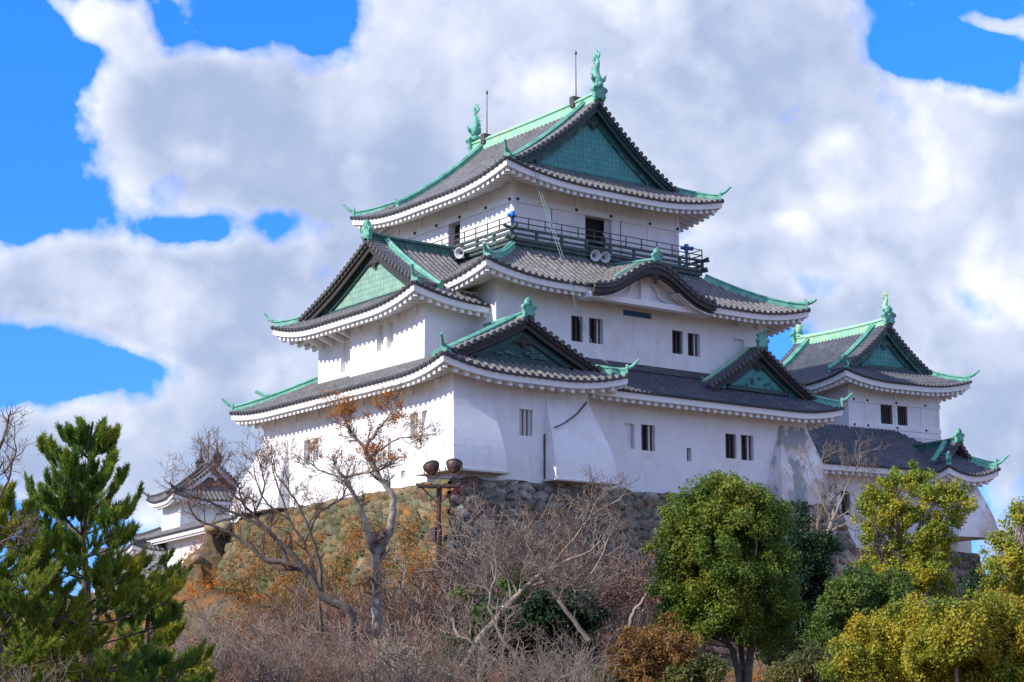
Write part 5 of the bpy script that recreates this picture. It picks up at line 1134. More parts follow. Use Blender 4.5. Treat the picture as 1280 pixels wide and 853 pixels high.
leafy('olive_shrub', 'dull olive shrub under the big round tree', 'bush', px_blobs([(865, 838, 24), (890, 845, 22), (850, 852, 20), (780, 858, 30)], w_ - 1, seed=9), 'l_olive', 90, .28, .06, 34, [([gp(870, 870, w_ - 1), dep(870, 845, w_ - 1)], .06, .03)], lump=.3, shell=.3)
w_ = 72
leafy('dark_shrub', 'dark green shrub at the foot of the shaded stone face behind bare branches', 'bush', px_blobs([(640, 770, 34), (690, 765, 38), (730, 775, 30), (610, 800, 30), (660, 810, 44), (715, 815, 36), (690, 840, 40), (600, 835, 26)], w_, seed=10), 'l_dark', 80, .36, .085, 35, [([gp(670, 870, w_), dep(670, 800, w_)], .1, .04)], lump=.3, shell=.4)
leafy('green_shrub', 'small brighter green shrub among grey twigs near the bottom centre', 'bush', px_blobs([(612, 765, 16), (640, 735, 14), (580, 740, 10), (572, 812, 16), (655, 720, 10)], w_ - 3, seed=11), 'l_green', 60, .26, .07, 36, None, lump=.3, shell=.3)
leafy('yellow_undergrowth', 'low yellow green bush at the bottom left below the pine', 'bush', px_blobs([(150, 845, 22), (195, 842, 26), (240, 850, 22), (60, 850, 18), (110, 852, 20)], 58, seed=12), 'l_yellow2', 80, .3, .07, 37, None, lump=.3, shell=.3)

# ---- pines on the left
def pine(label, x0, ytop, w_, halfw, seed, ybase=900, lean=0., n_wh=17, group='pines at the left'):
    rng = random.Random(seed); nr = np.random.default_rng(seed); b0 = gp(x0 - 6, ybase, w_); top = dep(x0 + lean, ytop, w_); Ht = top[2] - b0[2]; R = halfw * w_ / FPX
    root = empty('pine_tree', tuple(float(q) for q in b0), label, 'tree', group)
    tr_ = smooth_path([b0, b0 + (top - b0) * .33 + [.15, .1, 0], b0 + (top - b0) * .66 + [-.12, .08, 0], top], 5, .03, rng); v, f = tubes([(tr_, .20, .03)], 9); mkmesh('trunk', v, f, 'bark_dark', root, True)
    pol = []; tips = []
    def shoot(p, d, ln, r, lvl):
        d = d / np.linalg.norm(d); n = 4; pts = [p]
        for i in range(n): d = d + np.array([rng.gauss(0, .07), rng.gauss(0, .07), .06 + .05 * lvl * 0 + rng.gauss(0, .05)]); d /= np.linalg.norm(d); pts.append(pts[-1] + d * ln / n)
        pol.append((pts, r, r * .5))
        if lvl == 0: tips.append((pts[-1], d + np.array([0, 0, .45]))); tips.append((pts[-2], d * .5 + np.array([0, 0, .55]))); tips.append((pts[-3], d * .7 + np.array([0, 0, .45]))); return
        k = 6 if lvl == 2 else 4
        for j in range(k):
            f = .35 + .65 * (j + rng.random()) / k; i = min(int(f * n), n - 1); q = pts[i] + (pts[i + 1] - pts[i]) * (f * n - i); a = rng.choice((-1, 1)) * rng.uniform(.5, 1.0)
            t = pts[i + 1] - pts[i]; t /= np.linalg.norm(t); nd = np.array([t[0] * math.cos(a) - t[1] * math.sin(a), t[0] * math.sin(a) + t[1] * math.cos(a), t[2] + .14 + rng.gauss(0, .12)]); shoot(q, nd, ln * .42 * rng.uniform(.75, 1.15), r * .5, lvl - 1)
        tips.append((pts[-1], d + np.array([0, 0, .6])))
    for i in range(n_wh):
        f = .12 + .86 * (i / (n_wh - 1)) ** .92; p = np.array(tr_[min(int(f * (len(tr_) - 1)), len(tr_) - 1)]); prof = min(1., 1.25 * (1 - f) ** .62 + .10) * (.62 + .38 * min(1, f / .3))
        for j in range(5):
            a = 2 * PI * (j / 5 + rng.random() * .2) + i * 1.3; ln = R * prof * rng.uniform(.70, 1.15); shoot(p, np.array([math.cos(a), math.sin(a), -.02 + .75 * f ** 2 + rng.uniform(-.08, .10)]), ln, .05 * (1 - .6 * f), 2 if f < .93 else 1)
    v, f = tubes(pol, 4); mkmesh('branches', v, f, 'bark_dark', root)
    P = np.array([t[0] for t in tips]); D = np.array([t[1] for t in tips]); D /= np.linalg.norm(D, axis=1)[:, None]; K = 28; n = len(P) * K
    d = np.repeat(D, K, 0) + nr.normal(size=(n, 3)) * .36; d /= np.linalg.norm(d, axis=1)[:, None]; o = np.repeat(P, K, 0) + np.repeat(D, K, 0) * nr.uniform(-.22, .06, n)[:, None] + nr.normal(size=(n, 3)) * .015
    s = np.cross(d, nr.normal(size=(n, 3))); s /= np.linalg.norm(s, axis=1)[:, None]; L_ = nr.uniform(.11, .18, n)[:, None]
    V = np.stack([o - s * .011, o + s * .011, o + d * L_ + s * .004, o + d * L_ - s * .004], 1).reshape(-1, 3); mkmesh('needles', V, np.arange(n * 4).reshape(-1, 4), 'l_pine', root)
    return root
pine('tallest pine tree, left side, its pointed top against the clouds', 108, 527, 50, 106, 41, lean=8, n_wh=17)
pine('shorter dense pine tree at the left edge beside the tallest pine', -2, 612, 47, 105, 42, n_wh=14)
pine('low dark pine tree right of the tallest pine, under the distant turret', 196, 738, 54, 66, 43, n_wh=8, lean=-6)

# ---- bare deciduous trees
def bare(label, limbs, w_, seed, mb='bark', mt='twig_grey', name='bare_tree', lv=3, ln=1.3, group=None, kids=(5, 5, 4), r=.05, spread=.75, upb=.10, per=5, sides=9, minr=.008, bend=.17, cat='tree', start=.3):
    rng = random.Random(seed); big = []; out = []
    for pts, r0, r1 in limbs:
        P = smooth_path([dep(*p) if len(p) == 3 else dep(p[0], p[1], w_) for p in pts], 5, .03, rng); big.append((P, r0, r1)); n = len(P)
        for j in range(per):
            f = start + (1 - start) * (j + rng.random()) / per; i = min(int(f * (n - 1)), n - 2); t = P[i + 1] - P[i]; t /= np.linalg.norm(t); s = np.cross(t, [rng.gauss(0, 1) for _ in range(3)]); s /= np.linalg.norm(s)
            grow(P[i], t * .6 + s * spread + np.array([0, 0, .15]), ln * rng.uniform(.6, 1.2), max(.018, (r0 + (r1 - r0) * f) * .5), lv, out, rng, kids, spread, upb, bend, .62, minr)
        grow(P[-1], P[-1] - P[-2], ln, r1, lv, out, rng, kids, spread, upb, bend, .62, minr)
    root = empty(name, tuple(float(q) for q in big[0][0][0]), label, cat, group); v, f = tubes(big, sides); mkmesh('trunk', v, f, mb, root, True)
    branches_obj(root, out, mb, mt); return root, out
W1 = 76
g0 = gp(480, 860, W1)
_, mo = bare('pale barked tree with orange leaves left at its top, before the sunlit wall',
     [([(478, 880), (472, 800), (471, 740), (470, 693)], .24, .19), ([(470, 693), (486, 668), (491, 640), (490, 618), (477, 600), (464, 578), (455, 560)], .18, .08), ([(470, 700), (459, 662), (453, 640), (440, 615), (430, 597)], .15, .07), ([(430, 597), (452, 592), (474, 588)], .07, .05),
      ([(455, 560), (440, 540), (428, 520)], .07, .03), ([(455, 560), (475, 535), (490, 515)], .07, .03), ([(462, 572), (495, 550), (525, 545)], .05, .02), ([(430, 597), (405, 590), (385, 578)], .05, .02)], W1, 51, lv=2, ln=.95, per=5, name='autumn_tree', kids=(7, 6), start=.5, minr=.007)
rng = np.random.default_rng(5); tp = np.array([p[-1] for p, a, b, l in mo if l < 2]); sc = np.array([np.dot(p - CAM, UP) / np.dot(p - CAM, FW) * -FPX + CY for p in tp]); sx_ = np.array([np.dot(p - CAM, rt) / np.dot(p - CAM, FW) * FPX + CX for p in tp]); tp = tp[(sc < 575) & (sc > 488) & (sx_ < 530) & (sx_ > 385)]
V, F = leafcloud(tp[rng.random(len(tp)) < .5], 7, .14, .045, rng, .2); o = mkmesh('leaves', V, F, 'l_orange', _)
bare('dark leaning tree whose reddish twigs screen the distant turret',
     [([(445, 880), (440, 800), (437, 765), (403, 745), (385, 717), (361, 705), (330, 698), (313, 683), (286, 666), (251, 652)], .22, .05), ([(385, 717), (365, 693), (337, 666), (317, 645), (303, 628)], .13, .04), ([(361, 705), (340, 668), (300, 645), (262, 628), (236, 618)], .09, .03), ([(403, 745), (398, 700), (385, 660), (372, 630), (350, 600)], .09, .03), ([(317, 645), (330, 610), (325, 580)], .05, .02), ([(303, 628), (280, 605), (268, 585)], .05, .02)],
     74, 52, 'bark_dark', 'twig_red', lv=3, ln=1.15, per=6, kids=(5, 4, 4), start=.4, minr=.006)
bare('slim dark tree with bare twigs against the left part of the sunlit wall', [([(402, 790), (396, 730), (380, 680), (362, 650), (345, 600)], .09, .03), ([(380, 680), (400, 640), (425, 625), (432, 612)], .06, .03), ([(362, 650), (330, 625), (318, 590)], .05, .02)], 79, 53, 'bark_dark', 'twig_grey', lv=2, ln=1.3, per=5, kids=(5, 4))
bare('pale limbed bare tree sweeping right across the shaded stone face', [([(570, 850), (608, 788), (640, 753), (656, 734), (688, 711), (733, 692)], .15, .05), ([(736, 801), (714, 772), (688, 737), (678, 721), (665, 690)], .10, .04), ([(656, 734), (700, 725), (725, 735), (752, 695)], .07, .03), ([(640, 753), (632, 715), (618, 690)], .05, .02), ([(688, 711), (712, 680), (735, 650)], .05, .02)], 68, 54, 'twig_pale', 'twig_grey', lv=3, ln=1.35, per=6, kids=(5, 4, 4))
bare('bare pollarded tree standing before the white turret wall on the right', [([(1010, 740), (1026, 695), (1040, 652)], .14, .12), ([(1040, 652), (1052, 625), (1062, 600)], .06, .03), ([(1040, 652), (1028, 628), (1020, 600)], .06, .03), ([(1040, 652), (1060, 640), (1080, 632)], .05, .02)], 92, 55, 'twig_pale', 'twig_grey', lv=3, ln=1.6, per=4, kids=(4, 4, 3), upb=.14)
bare('broken pale snag leaning at the foot of the shaded stones', [([(787, 785), (792, 766), (802, 752), (812, 735)], .09, .05), ([(792, 766), (800, 760), (804, 765)], .05, .04)], 72, 56, 'twig_pale', 'twig_pale', name='dead_snag', lv=0, ln=.25, per=1)
bare('crooked bare tree with curving pale branches at the bottom centre', [([(640, 880), (632, 840), (605, 815), (585, 800), (573, 795)], .09, .05), ([(690, 880), (655, 835), (630, 800), (612, 760), (620, 720)], .08, .03), ([(632, 840), (600, 850), (560, 845)], .06, .02)], 60, 57, 'twig_pale', 'twig_grey', lv=3, ln=1.1, per=5, kids=(4, 4, 4))
bare('bare tree at the left edge with thin branches reaching past the short pine', [([(-30, 880), (-25, 760), (-15, 660), (-8, 590), (5, 545)], .12, .03), ([(-20, 700), (0, 680), (20, 668)], .04, .015), ([(-15, 660), (10, 600), (20, 560)], .04, .015)], 42, 58, 'bark_dark', 'twig_grey', lv=2, ln=.62, per=5, kids=(5, 4), minr=.005)

def shrub_proto(seed, mt, hgt=3.2, n=9, lv=3, name='bare_shrub', minr=.008):
    rng = random.Random(seed); out = []
    for i in range(n):
        a = rng.uniform(0, 2 * PI); t = rng.uniform(.1, .75); grow((rng.uniform(-.3, .3), rng.uniform(-.3, .3), -.1), (math.cos(a) * t, math.sin(a) * t, 1), hgt * rng.uniform(.6, 1.), .035, lv, out, rng, (5, 4, 4), .6, .05, .13, .55, minr)
    root = empty(name, (0, 0, 0)); v, f = tubes([(p, a, b) for p, a, b, l in out if l >= 2], 5); mkmesh('stems', v, f, mt, root); v, f = tubes([(p, a, b) for p, a, b, l in out if l < 2], 3); mkmesh('twigs', v, f, mt, root); return root
protos = [shrub_proto(61, 'twig_grey', 3.2, 12), shrub_proto(62, 'twig_grey', 2.8, 13), shrub_proto(63, 'twig_red', 2.6, 13), shrub_proto(64, 'twig_pale', 3.4, 6, minr=.010)]
kidsof = {p: KIDS(p) for p in protos}
def place_shrub(k, x, w_, ht, label, group, first=set(), yb=None, z=None):
    p = protos[k]; b0 = gp(x, 860 if yb is None else yb, w_)
    if k in first:
        r = p.copy(); C.objects.link(r)
        for ch in kidsof[p]: q = ch.copy(); C.objects.link(q); q.parent = r
    else: r = p; first.add(k)
    r.location = b0; r.rotation_euler = (0, 0, random.uniform(0, 6.28)); s = ht / 3.6; r.scale = (s * random.uniform(1., 1.35), s * random.uniform(1., 1.35), s); tag(r, label, 'shrub', group); return r
SH = [(0, 235, 62, 3.6, 'bare grey shrub at the bottom left right of the pines'), (1, 285, 66, 4.2, 'bare grey shrub on the slope under the far left corner of the keep'), (2, 335, 70, 4.2, 'reddish bare shrub below the leaning dark trunk'), (0, 375, 60, 3.6, 'bare grey shrub at the bottom edge under the leaning dark trunk'),
      (1, 430, 64, 3.8, 'bare grey shrub at the bottom just left of the pale tree trunk'), (3, 515, 60, 4.0, 'pale bare shrub at the bottom just right of the pale tree trunk'), (2, 540, 74, 5.2, 'reddish bare shrub before the corner of the stone base'), (0, 600, 58, 3.2, 'bare grey shrub low in the bottom middle'), (1, 640, 73, 5.6, 'bare grey shrub before the shaded stones, left of the middle'),
      (2, 690, 76, 5.8, 'reddish bare shrub highest on the shaded stone face'), (3, 668, 58, 3.0, 'pale bare shrub at the bottom in front of the dark green shrub'), (3, 560, 70, 5.0, 'pale bare shrub around the floodlight pole foot'), (2, 600, 77, 6.2, 'reddish bare shrub right of the floodlight pole'), (0, 735, 62, 2.8, 'bare grey shrub beside the russet shrub'),
      (2, 300, 76, 4.6, 'reddish bare shrub near the mossy slope left'), (1, 180, 64, 3.0, 'bare grey shrub beneath the low dark pine'), (0, 10, 44, 2.2, 'bare grey shrub at the bottom left corner'), (2, 400, 78, 4.6, 'reddish bare shrub behind the pale tree trunk'), (1, 490, 70, 4.4, 'bare grey shrub hugging the pale tree trunk')]
XS = [(0, 255, 70, 4.6, 'second bare grey shrub from the left on the slope'), (2, 320, 64, 3.6, 'low reddish bare shrub at the bottom under the leaning dark tree'), (0, 350, 74, 4.8, 'bare grey shrub on the slope between the leaning tree and the sunlit stones'), (2, 450, 72, 4.8, 'reddish bare shrub touching the pale tree trunk on its left'), (0, 505, 78, 5.4, 'bare grey shrub before the sunlit stones next to the stone corner'),
      (2, 575, 72, 5.2, 'reddish bare shrub low in front of the stone corner'), (0, 620, 79, 6.6, 'tall bare grey shrub on the shaded stones nearest the pole'), (2, 650, 79, 6.8, 'tall reddish bare shrub on the shaded stones'), (0, 680, 79, 6.2, 'tall bare grey shrub on the shaded stones, second from its right'), (2, 720, 78, 5.6, 'reddish bare shrub at the right end of the thicket'),
      (1, 465, 58, 3.2, 'bare grey shrub at the bottom edge before the pale trunk'), (1, 555, 62, 3.6, 'bare grey shrub at the bottom edge below the pole'), (0, 700, 68, 3.8, 'bare grey shrub before the dark green shrub'), (2, 225, 72, 4.0, 'reddish bare shrub right of the low dark pine'), (2, 270, 58, 2.8, 'reddish bare shrub at the bottom edge, left of the thicket')]
SH += XS
for i, (x, w_, ht) in enumerate([(215, 84, 2.2), (245, 86, 2.2), (280, 84, 2.6), (310, 82, 3.2), (340, 84, 3.4), (370, 82, 3.4), (400, 84, 3.2), (430, 82, 3.6), (465, 83, 3.4), (500, 82, 3.6), (525, 80, 3.6), (230, 66, 3.6), (300, 56, 3.0), (350, 55, 2.8), (400, 56, 3.2), (500, 54, 2.8), (590, 56, 2.6)]):
    SH.append(((2, 0, 2, 1)[i % 4], x, w_, ht, ('reddish', 'bare grey', 'reddish', 'bare grey')[i % 4] + ' brushwood ' + ('high on the left slope, ' if w_ > 75 else 'along the bottom edge, ') + ('first', 'second', 'third', 'fourth', 'fifth', 'sixth', 'seventh', 'eighth', 'ninth', 'tenth', 'eleventh', 'twelfth', 'first', 'second', 'third', 'fourth', 'fifth')[i] + ' from the left'))
for i, (x, w_, ht, k_) in enumerate([(375, 86, 6.2, 2), (405, 86, 6.6, 0), (438, 85, 7.0, 2), (505, 83, 7.2, 2), (528, 82, 7.0, 0), (585, 80, 7.6, 2), (612, 81, 7.8, 0), (640, 81, 8.0, 2), (668, 82, 8.0, 2), (698, 83, 8.0, 0), (728, 83, 7.4, 2), (755, 84, 6.4, 2), (345, 88, 5.2, 0), (790, 80, 3.6, 0)]):
    SH.append((k_, x, w_, ht, ('bare grey', '', 'reddish')[k_] + ' climbing brush close against the stone face, ' + ('first', 'second', 'third', 'fourth', 'fifth', 'sixth', 'seventh', 'eighth', 'ninth', 'tenth', 'eleventh', 'twelfth', 'thirteenth', 'last')[[1, 2, 3, 4, 5, 6, 7, 8, 9, 10, 11, 12, 0, 13][i]] + ' from the left'))
for k, x, w_, ht, lab in SH: place_shrub(k, x, w_, ht, lab, 'bare shrubs before the stone base')
for k, x, w_, ht, lab in [(2, 985, 90, 7.5, 'reddish bare shrub between the round evergreen and the keep'), (2, 1025, 92, 7.0, 'reddish bare shrub at the foot of the pollarded tree'), (2, 1065, 88, 6.0, 'reddish bare shrub below the turret wall'), (2, 1195, 80, 5.4, 'reddish bare shrub right of the airy yellow tree'), (1, 1225, 86, 6.0, 'bare grey shrub seen against the sky at the far right')]: place_shrub(k, x, w_, ht, lab, 'bare shrubs below the turret')

rk = []
for sd in (81, 82, 83):
    rng_ = np.random.default_rng(sd); m = MB(); m.ball((0, 0, 0), 1., 10, 1.2, .95, .75); V_ = np.array(m.v); V_ = V_ * (1 + .35 * (vnoise(V_[:, 0] * 1.6 + sd, V_[:, 1] * 1.6 + V_[:, 2] * 1.3, sd)[:, None] - .5)) * (1 + .12 * rng_.normal(size=(1, 3)))
    m.v = [tuple(q) for q in V_]; rk.append(m.build('boulder', mat('lichen_rock', (.24, .20, .13), .95, .3, 3., second=(.36, .20, .08), sfac=(.48, .62), sscale=1.4, bump=.8, bscale=5.), None, True))
rr_ = random.Random(9); usedr = set(); RK = [(280, 696, 'beside the dark leaning branches'), (262, 708, 'just below the distant turret wall'), (246, 720, 'on the slope edge against the distant turret'), (226, 716, 'low on the slope edge'), (210, 728, 'lowest on the slope edge'),
    (318, 672, 'right of the slope crest'), (298, 700, 'in the middle of the left slope'), (262, 724, 'low on the left slope'), (335, 700, 'below the leaning tree branches'), (310, 735, 'among the left twigs')]
for i, (x, y, l_) in enumerate(RK):
    lo, hi = 60., 135.
    for w2 in np.arange(60., 140., .4):
        q = dep(x, y, w2)
        if q[2] < H(q[0], q[1]): break
    k_ = i % 3
    if k_ in usedr: o = rk[k_].copy(); C.objects.link(o)
    else: o = rk[k_]; usedr.add(k_)
    o.location = (q[0], q[1], H(q[0], q[1]) + .05); o.rotation_euler = (rr_.uniform(-.4, .4), rr_.uniform(-.4, .4), rr_.uniform(0, 6)); sc_ = rr_.uniform(.30, .60); o.scale = (sc_,) * 3; tag(o, 'ochre lichen covered boulder ' + l_, 'boulder', 'boulders on the left slope')

# ---- leaf litter and creepers (nobody could count them)
def scatter(name, n, fn, size, m, seed, up=.6, lift=.12):
    rng = np.random.default_rng(seed); u, v = fn(rng, n); z = height(u, v) + rng.random(len(u)) ** 2 * lift * 4
    Vv, F = leafcloud(np.stack([u, v, z], -1), 3, .14, size, rng, up); tag(mkmesh(name, Vv, F, m), kind='stuff')
def slope_pts(rng, n, th=.5, sd=1, box=(-18, -1.2, -4, 34)):
    u = rng.uniform(box[0], box[1], n * 3); v = rng.uniform(box[2], box[3], n * 3); k = vnoise(u * .45, v * .45, sd) + .3 * vnoise(u * 1.6, v * 1.6, sd + 1) > th + .15; return u[k][:n], v[k][:n]
scatter('orange_ground_cover', 9000, lambda r, n: slope_pts(r, n, .52, 31), .075, 'l_orange', 71)
def on_face(name, n, side, m, seed, th, size, dmin=.6, dmax=9.):
    rng = np.random.default_rng(seed); a = rng.uniform(-2, 22 if side == 'l' else 24, n * 4); d = dmin + (dmax - dmin) * rng.random(n * 4) ** .8; k = (vnoise(a * .5, d * .7, seed) * .7 + vnoise(a * 1.5, d * 1.9, seed + 1) * .3 + .022 * d) > th; a = a[k][:n]; d = d[k][:n]
    run = .26 * d + .012 * d * d + .22 + rng.random(len(d)) * .45
    P = np.stack([-.15 - run, a, .05 - d], -1) if side == 'l' else np.stack([a, -.15 - run, .25 - d], -1)
    V, F = leafcloud(P, 3, .16, size, rng, .3); tag(mkmesh(name, V, F, m), kind='stuff')
on_face('orange_creeper', 3800, 'l', 'l_orange', 91, .60, .055, 1.8); on_face('brown_creeper', 9000, 'l', 'l_brown', 92, .50, .06, 1.6); on_face('olive_creeper', 3000, 'l', 'l_olive', 93, .60, .06, .8)
on_face('russet_creeper', 5000, 'f', 'l_dry', 94, .58, .05, 1.0)
scatter('brown_undergrowth', 26000, lambda r, n: slope_pts(r, n, .30, 33, (-26, -1.2, -30, 40)), .085, 'l_brown', 72)
scatter('green_ground_cover', 4000, lambda r, n: slope_pts(r, n, .50, 35, (-26, -1.2, -30, 40)), .08, 'l_olive', 73)
scatter('fallen_leaves', 5000, lambda r, n: slope_pts(r, n, .3, 37, (-10, 30, -40, -6)), .07, 'l_orange', 74, lift=.02)

# ================================================================== fittings and small things
# floodlights on their pole in front of the stone corner
WP = 86.
pb = gp(549, 800, WP); ptop = dep(549, 608, WP); root = empty('floodlight_pole', tuple(float(q) for q in pb), 'rusty pole with a platform rising before the corner of the stone base', 'pole')
m = MB(); m.tube([tuple(pb), tuple(ptop - zz * .02)], .13, 8); m.build('pole', 'rust', root)
ux = rt; uy = hd
m = MB(); a = ptop - ux * 1.0; b = ptop + ux * .95
for dy in (-.35, .0, .35): m.sweep([a + uy * dy, b + uy * dy], [(-.06, -.05), (.06, -.05), (.06, .05), (-.06, .05)])
for f in (0., .33, .66, 1.): q = a + (b - a) * f; m.sweep([q - uy * .4 + zz * .07, q + uy * .4 + zz * .07], [(-.05, -.03), (.05, -.03), (.05, .03), (-.05, .03)])
m.build('platform', 'rust', root)
m = MB()
for s in (-1, 1): m.sweep([ptop + ux * s * .8 - zz * .05, ptop - zz * .85], [(-.035, -.035), (.035, -.035), (.035, .035), (-.035, .035)])
m.build('brace', 'rust', root)
m = MB(); m.box(tuple(dep(545, 668, WP) - [.2, .2, .3]), tuple(dep(545, 668, WP) + [.2, .2, .3])); m.build('junction_box', 'rust', root)
def flood(c, axis, r, lab, mt='rust', grp='floodlights on the pole platform'):
    A = Vector(axis).normalized(); c = Vector(c); foot = c - Vector((0, 0, r * 1.25)); e = empty('floodlight', tuple(foot), lab, 'floodlight', grp)
    m = MB(); m.lathe(tuple(c), tuple(A), [(.001, -.95 * r), (.22 * r, -.93 * r), (.30 * r, -.72 * r), (.55 * r, -.58 * r), (.85 * r, -.25 * r), (1.0 * r, .15 * r), (1.04 * r, .45 * r), (1.10 * r, .47 * r), (1.08 * r, .52 * r), (.98 * r, .5 * r), (.85 * r, .3 * r)], 20); m.build('housing', mt, e, True)
    m = MB(); m.lathe(tuple(c), tuple(A), [(.001, .42 * r), (.97 * r, .38 * r)], 20); m.build('lens', 'speaker', e, True)
    m = MB(); S_ = A.cross(Vector((0, 0, 1))).normalized(); m.tube([tuple(c + S_ * r * 1.1), tuple(c + S_ * r * 1.08 - Vector((0, 0, r * .8))), tuple(foot + S_ * r * .3), tuple(foot - S_ * r * .3), tuple(c - S_ * r * 1.08 - Vector((0, 0, r * .8))), tuple(c - S_ * r * 1.1)], .045 * r * 1.6, 6); m.build('yoke', mt, e)
c1 = dep(540, 586, WP); c2 = dep(567.5, 583.5, WP); tow = np.array([.25, .5, .95])
flood(c1, tuple(tow + rt * -.2), .36, 'dark round floodlight, left one of two on the platform'); flood(c2, tuple(tow + rt * .15), .36, 'rusty red round floodlight, right one of two on the platform')
flood(dep(573, 612, WP + 1), tuple(tow * [1, 1, .4]), .24, 'small red floodlight hanging just below the platform', 'rust_red', 'floodlights on the pole platform')
# thin pipes down the shaded stones
m = MB()
for i in range(4):
    a = on(742 + i * 3.2, 604, 'v', -1.1); p2 = on(757 + i * 3.2, 660, 'v', -1.55); p3 = on(775 + i * 3.6, 705, 'v', -2.3); p4 = on(790 + i * 4.2, 765, 'v', -3.4)
    m.tube([a, on(748 + i * 2.6, 635, 'v', -1.3), p2, p3, p4], .035, 5)
tag(m.build('conduit_pipes', 'steel', None), 'bundle of thin dark pipes running down the shaded stones under the white wall', 'pipes')
m = MB()

# twin loudspeakers hung on the balcony
def speakers(x, y, axis, lab, pl, val):
    c = on(x, y, pl, val); S_ = np.array([1., 0, 0]) if pl == 'v' else np.array([0, -1., 0]); o_ = np.array([0, -1., 0]) if pl == 'v' else np.array([-1., 0, 0]); o_ = o_ + np.array([-.35, -.55, -.3]) ; o_ /= np.linalg.norm(o_)
    e = empty('horn_loudspeakers', tuple(c + [0, 0, -.3]), lab, 'loudspeaker', 'twin loudspeakers on the balcony')
    for k_ in (-.36, .36):
        q = c + S_ * k_; m = MB(); m.lathe(tuple(q), tuple(o_), [(.001, -.42), (.09, -.42), (.10, -.22), (.12, -.1), (.2, .08), (.30, .2), (.335, .24), (.335, .26), (.27, .22), (.15, .06), (.07, -.05), (.001, -.05)], 18); hn = m.build('horn', 'speaker', e, True)
        m = MB(); m.lathe(tuple(q), tuple(o_), [(.001, .12), (.05, .1), (.075, -.02)], 10); m.build('driver', 'bar_dark', hn, True)
    m = MB(); m.box(tuple(c - S_ * .7 - [.03, .03, -.28]) if False else tuple(np.minimum(c - S_ * .6, c + S_ * .6) + [-.03, -.03, .34]), tuple(np.maximum(c - S_ * .6, c + S_ * .6) + [.03, .03, .42]))
    for k_ in (-.36, .36): q = c + S_ * k_; m.box(tuple(q + [-.03, -.03, .0]), tuple(q + [.03, .03, .62]))
    m.box(tuple(c + S_ * -.36 + [-.03, -.03, .5]), tuple(c + S_ * -.36 - o_ * .5 * [1, 1, 0] + [.03, .03, .6])) if False else None
    m.build('bracket', 'steel', e)
speakers(748.5, 321, None, 'pair of grey horn loudspeakers under the balcony right of the doorway corner, front side', 'v', 3.85)
bpy.data.objects['horn_loudspeakers']['label'] = 'pair of grey horn loudspeakers on the front side under the open doorway'
speakers(572.5, 318, None, 'pair of grey horn loudspeakers on the left sunlit side of the balcony', 'u', 6.35)
# coin telescopes
def scope(p, face, lab):
    e = empty('coin_telescope', tuple(p), lab, 'telescope', 'blue coin telescopes on the balcony'); p = Vector(p)
    m = MB(); m.lathe(tuple(p), (0, 0, 1), [(.001, 0), (.22, 0), (.22, .05), (.10, .10), (.085, 1.15), (.12, 1.2), (.12, 1.28), (.001, 1.3)], 14); m.build('stand', 'blue', e, True)
    A = Vector(face).normalized(); c = p + Vector((0, 0, 1.47)); S_ = A.cross(Vector((0, 0, 1)))
    m = MB(); m.ball(tuple(c + Vector((0, 0, -.02))), .19, 10, 1, 1, .9)
    for k_ in (-.1, .1): m.tube([tuple(c - A * .34 + S_ * k_), tuple(c + S_ * k_), tuple(c + A * .42 + S_ * k_)], .095, 10, [.8, 1.05, 1.1])
    m.box(tuple(c + Vector((-.1, -.1, .08))), tuple(c + Vector((.1, .1, .24)))); m.build('binoculars', 'blue', e, True)
scope((BU0 + .25, BV0 + .25, 14.52), (-.8, -.6, -.1), 'blue coin telescope at the near corner of the balcony'); scope((BU1 - .85, BV0 + .45, 14.52), (.9, -.45, -.05), 'blue coin telescope at the right end of the balcony')
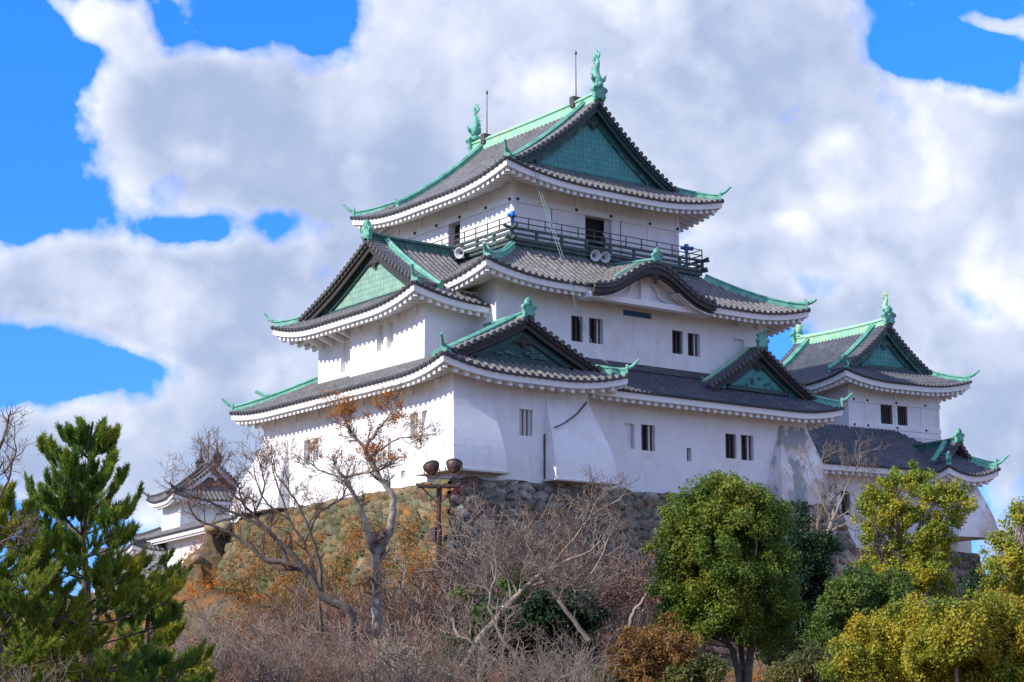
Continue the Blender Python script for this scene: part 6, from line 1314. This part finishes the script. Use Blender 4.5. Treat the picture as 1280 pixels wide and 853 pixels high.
# visitor in the doorway: one skinned body
def person(p, yaw, lab, ht=1.68):
    e = empty('person', tuple(p), lab, 'person'); s = ht / 1.75
    J = [(0, 0, .95), (0, .0, 1.18), (0, 0, 1.42), (0, 0, 1.53), (0, -.01, 1.64), (0, -.01, 1.74), (.19, 0, 1.40), (.25, -.02, 1.13), (.21, -.16, .98), (.20, -.24, .97), (-.19, 0, 1.40), (-.26, -.03, 1.12), (-.20, -.18, 1.0), (-.19, -.26, .99), (.10, 0, .90), (.11, -.02, .50), (.11, .02, .09), (.11, -.14, .04), (-.10, 0, .90), (-.11, 0, .50), (-.11, .03, .09), (-.11, -.13, .04)]
    Ed = [(0, 1), (1, 2), (2, 3), (3, 4), (4, 5), (2, 6), (6, 7), (7, 8), (8, 9), (2, 10), (10, 11), (11, 12), (12, 13), (0, 14), (14, 15), (15, 16), (16, 17), (0, 18), (18, 19), (19, 20), (20, 21)]
    Rr = [.155, .145, .15, .06, .095, .075, .07, .05, .035, .035, .07, .05, .035, .035, .10, .07, .045, .04, .10, .07, .045, .04]
    cy, sy = math.cos(yaw), math.sin(yaw); V = [(p[0] + s * (x * cy - y * sy), p[1] + s * (x * sy + y * cy), p[2] + s * z) for x, y, z in J]
    me = bpy.data.meshes.new('body'); me.from_pydata(V, Ed, []); me.materials.append(M['cloth']); o = bpy.data.objects.new('body', me); C.objects.link(o); W[o.name] = Vector((0, 0, 0)); o.parent = e; o.matrix_parent_inverse = Matrix.Translation(-W[e.name])
    sk = o.modifiers.new('skin', 'SKIN'); me.skin_vertices
    for i, r_ in enumerate(Rr): me.skin_vertices[0].data[i].radius = (r_ * s, r_ * s * (.75 if i in (0, 1, 2) else 1))
    me.skin_vertices[0].data[0].use_root = True; o.modifiers.new('sub', 'SUBSURF').levels = 2; o.modifiers['sub'].render_levels = 2
    def q(x, y, z): return (p[0] + s * (x * cy - y * sy), p[1] + s * (x * sy + y * cy), p[2] + s * z)
    m = MB(); m.ball(q(0, -.025, 1.655), .098 * s, 12, .9, 1., 1.2); m.ball(q(0, -.125, 1.645), .02 * s, 6); m.build('face', 'skin', e, True)
    m = MB(); m.ball(q(0, .015, 1.69), .112 * s, 12, .95, 1.05, 1.08); m.build('hair', 'hair', e, True)
    m = MB()
    for sd in (.195, -.19):
        m.ball(q(sd, -.28, .985), .04 * s, 8, 1, 1, .7)
        for f in range(5): m.tube([q(sd + (f - 2) * .018, -.30, .985), q(sd + (f - 2) * .02, -.35 + abs(f - 2) * .008, .975), q(sd + (f - 2) * .02, -.37 + abs(f - 2) * .01, .95)], .008 * s, 5)
    m.build('hands', 'skin', e, True); return e
dx = 7.5 + (h_f3[0] + h_f3[1]) / 2
person((dx + .25, 5.05, 14.52), .3, 'person in dark clothes standing in the open balcony doorway')
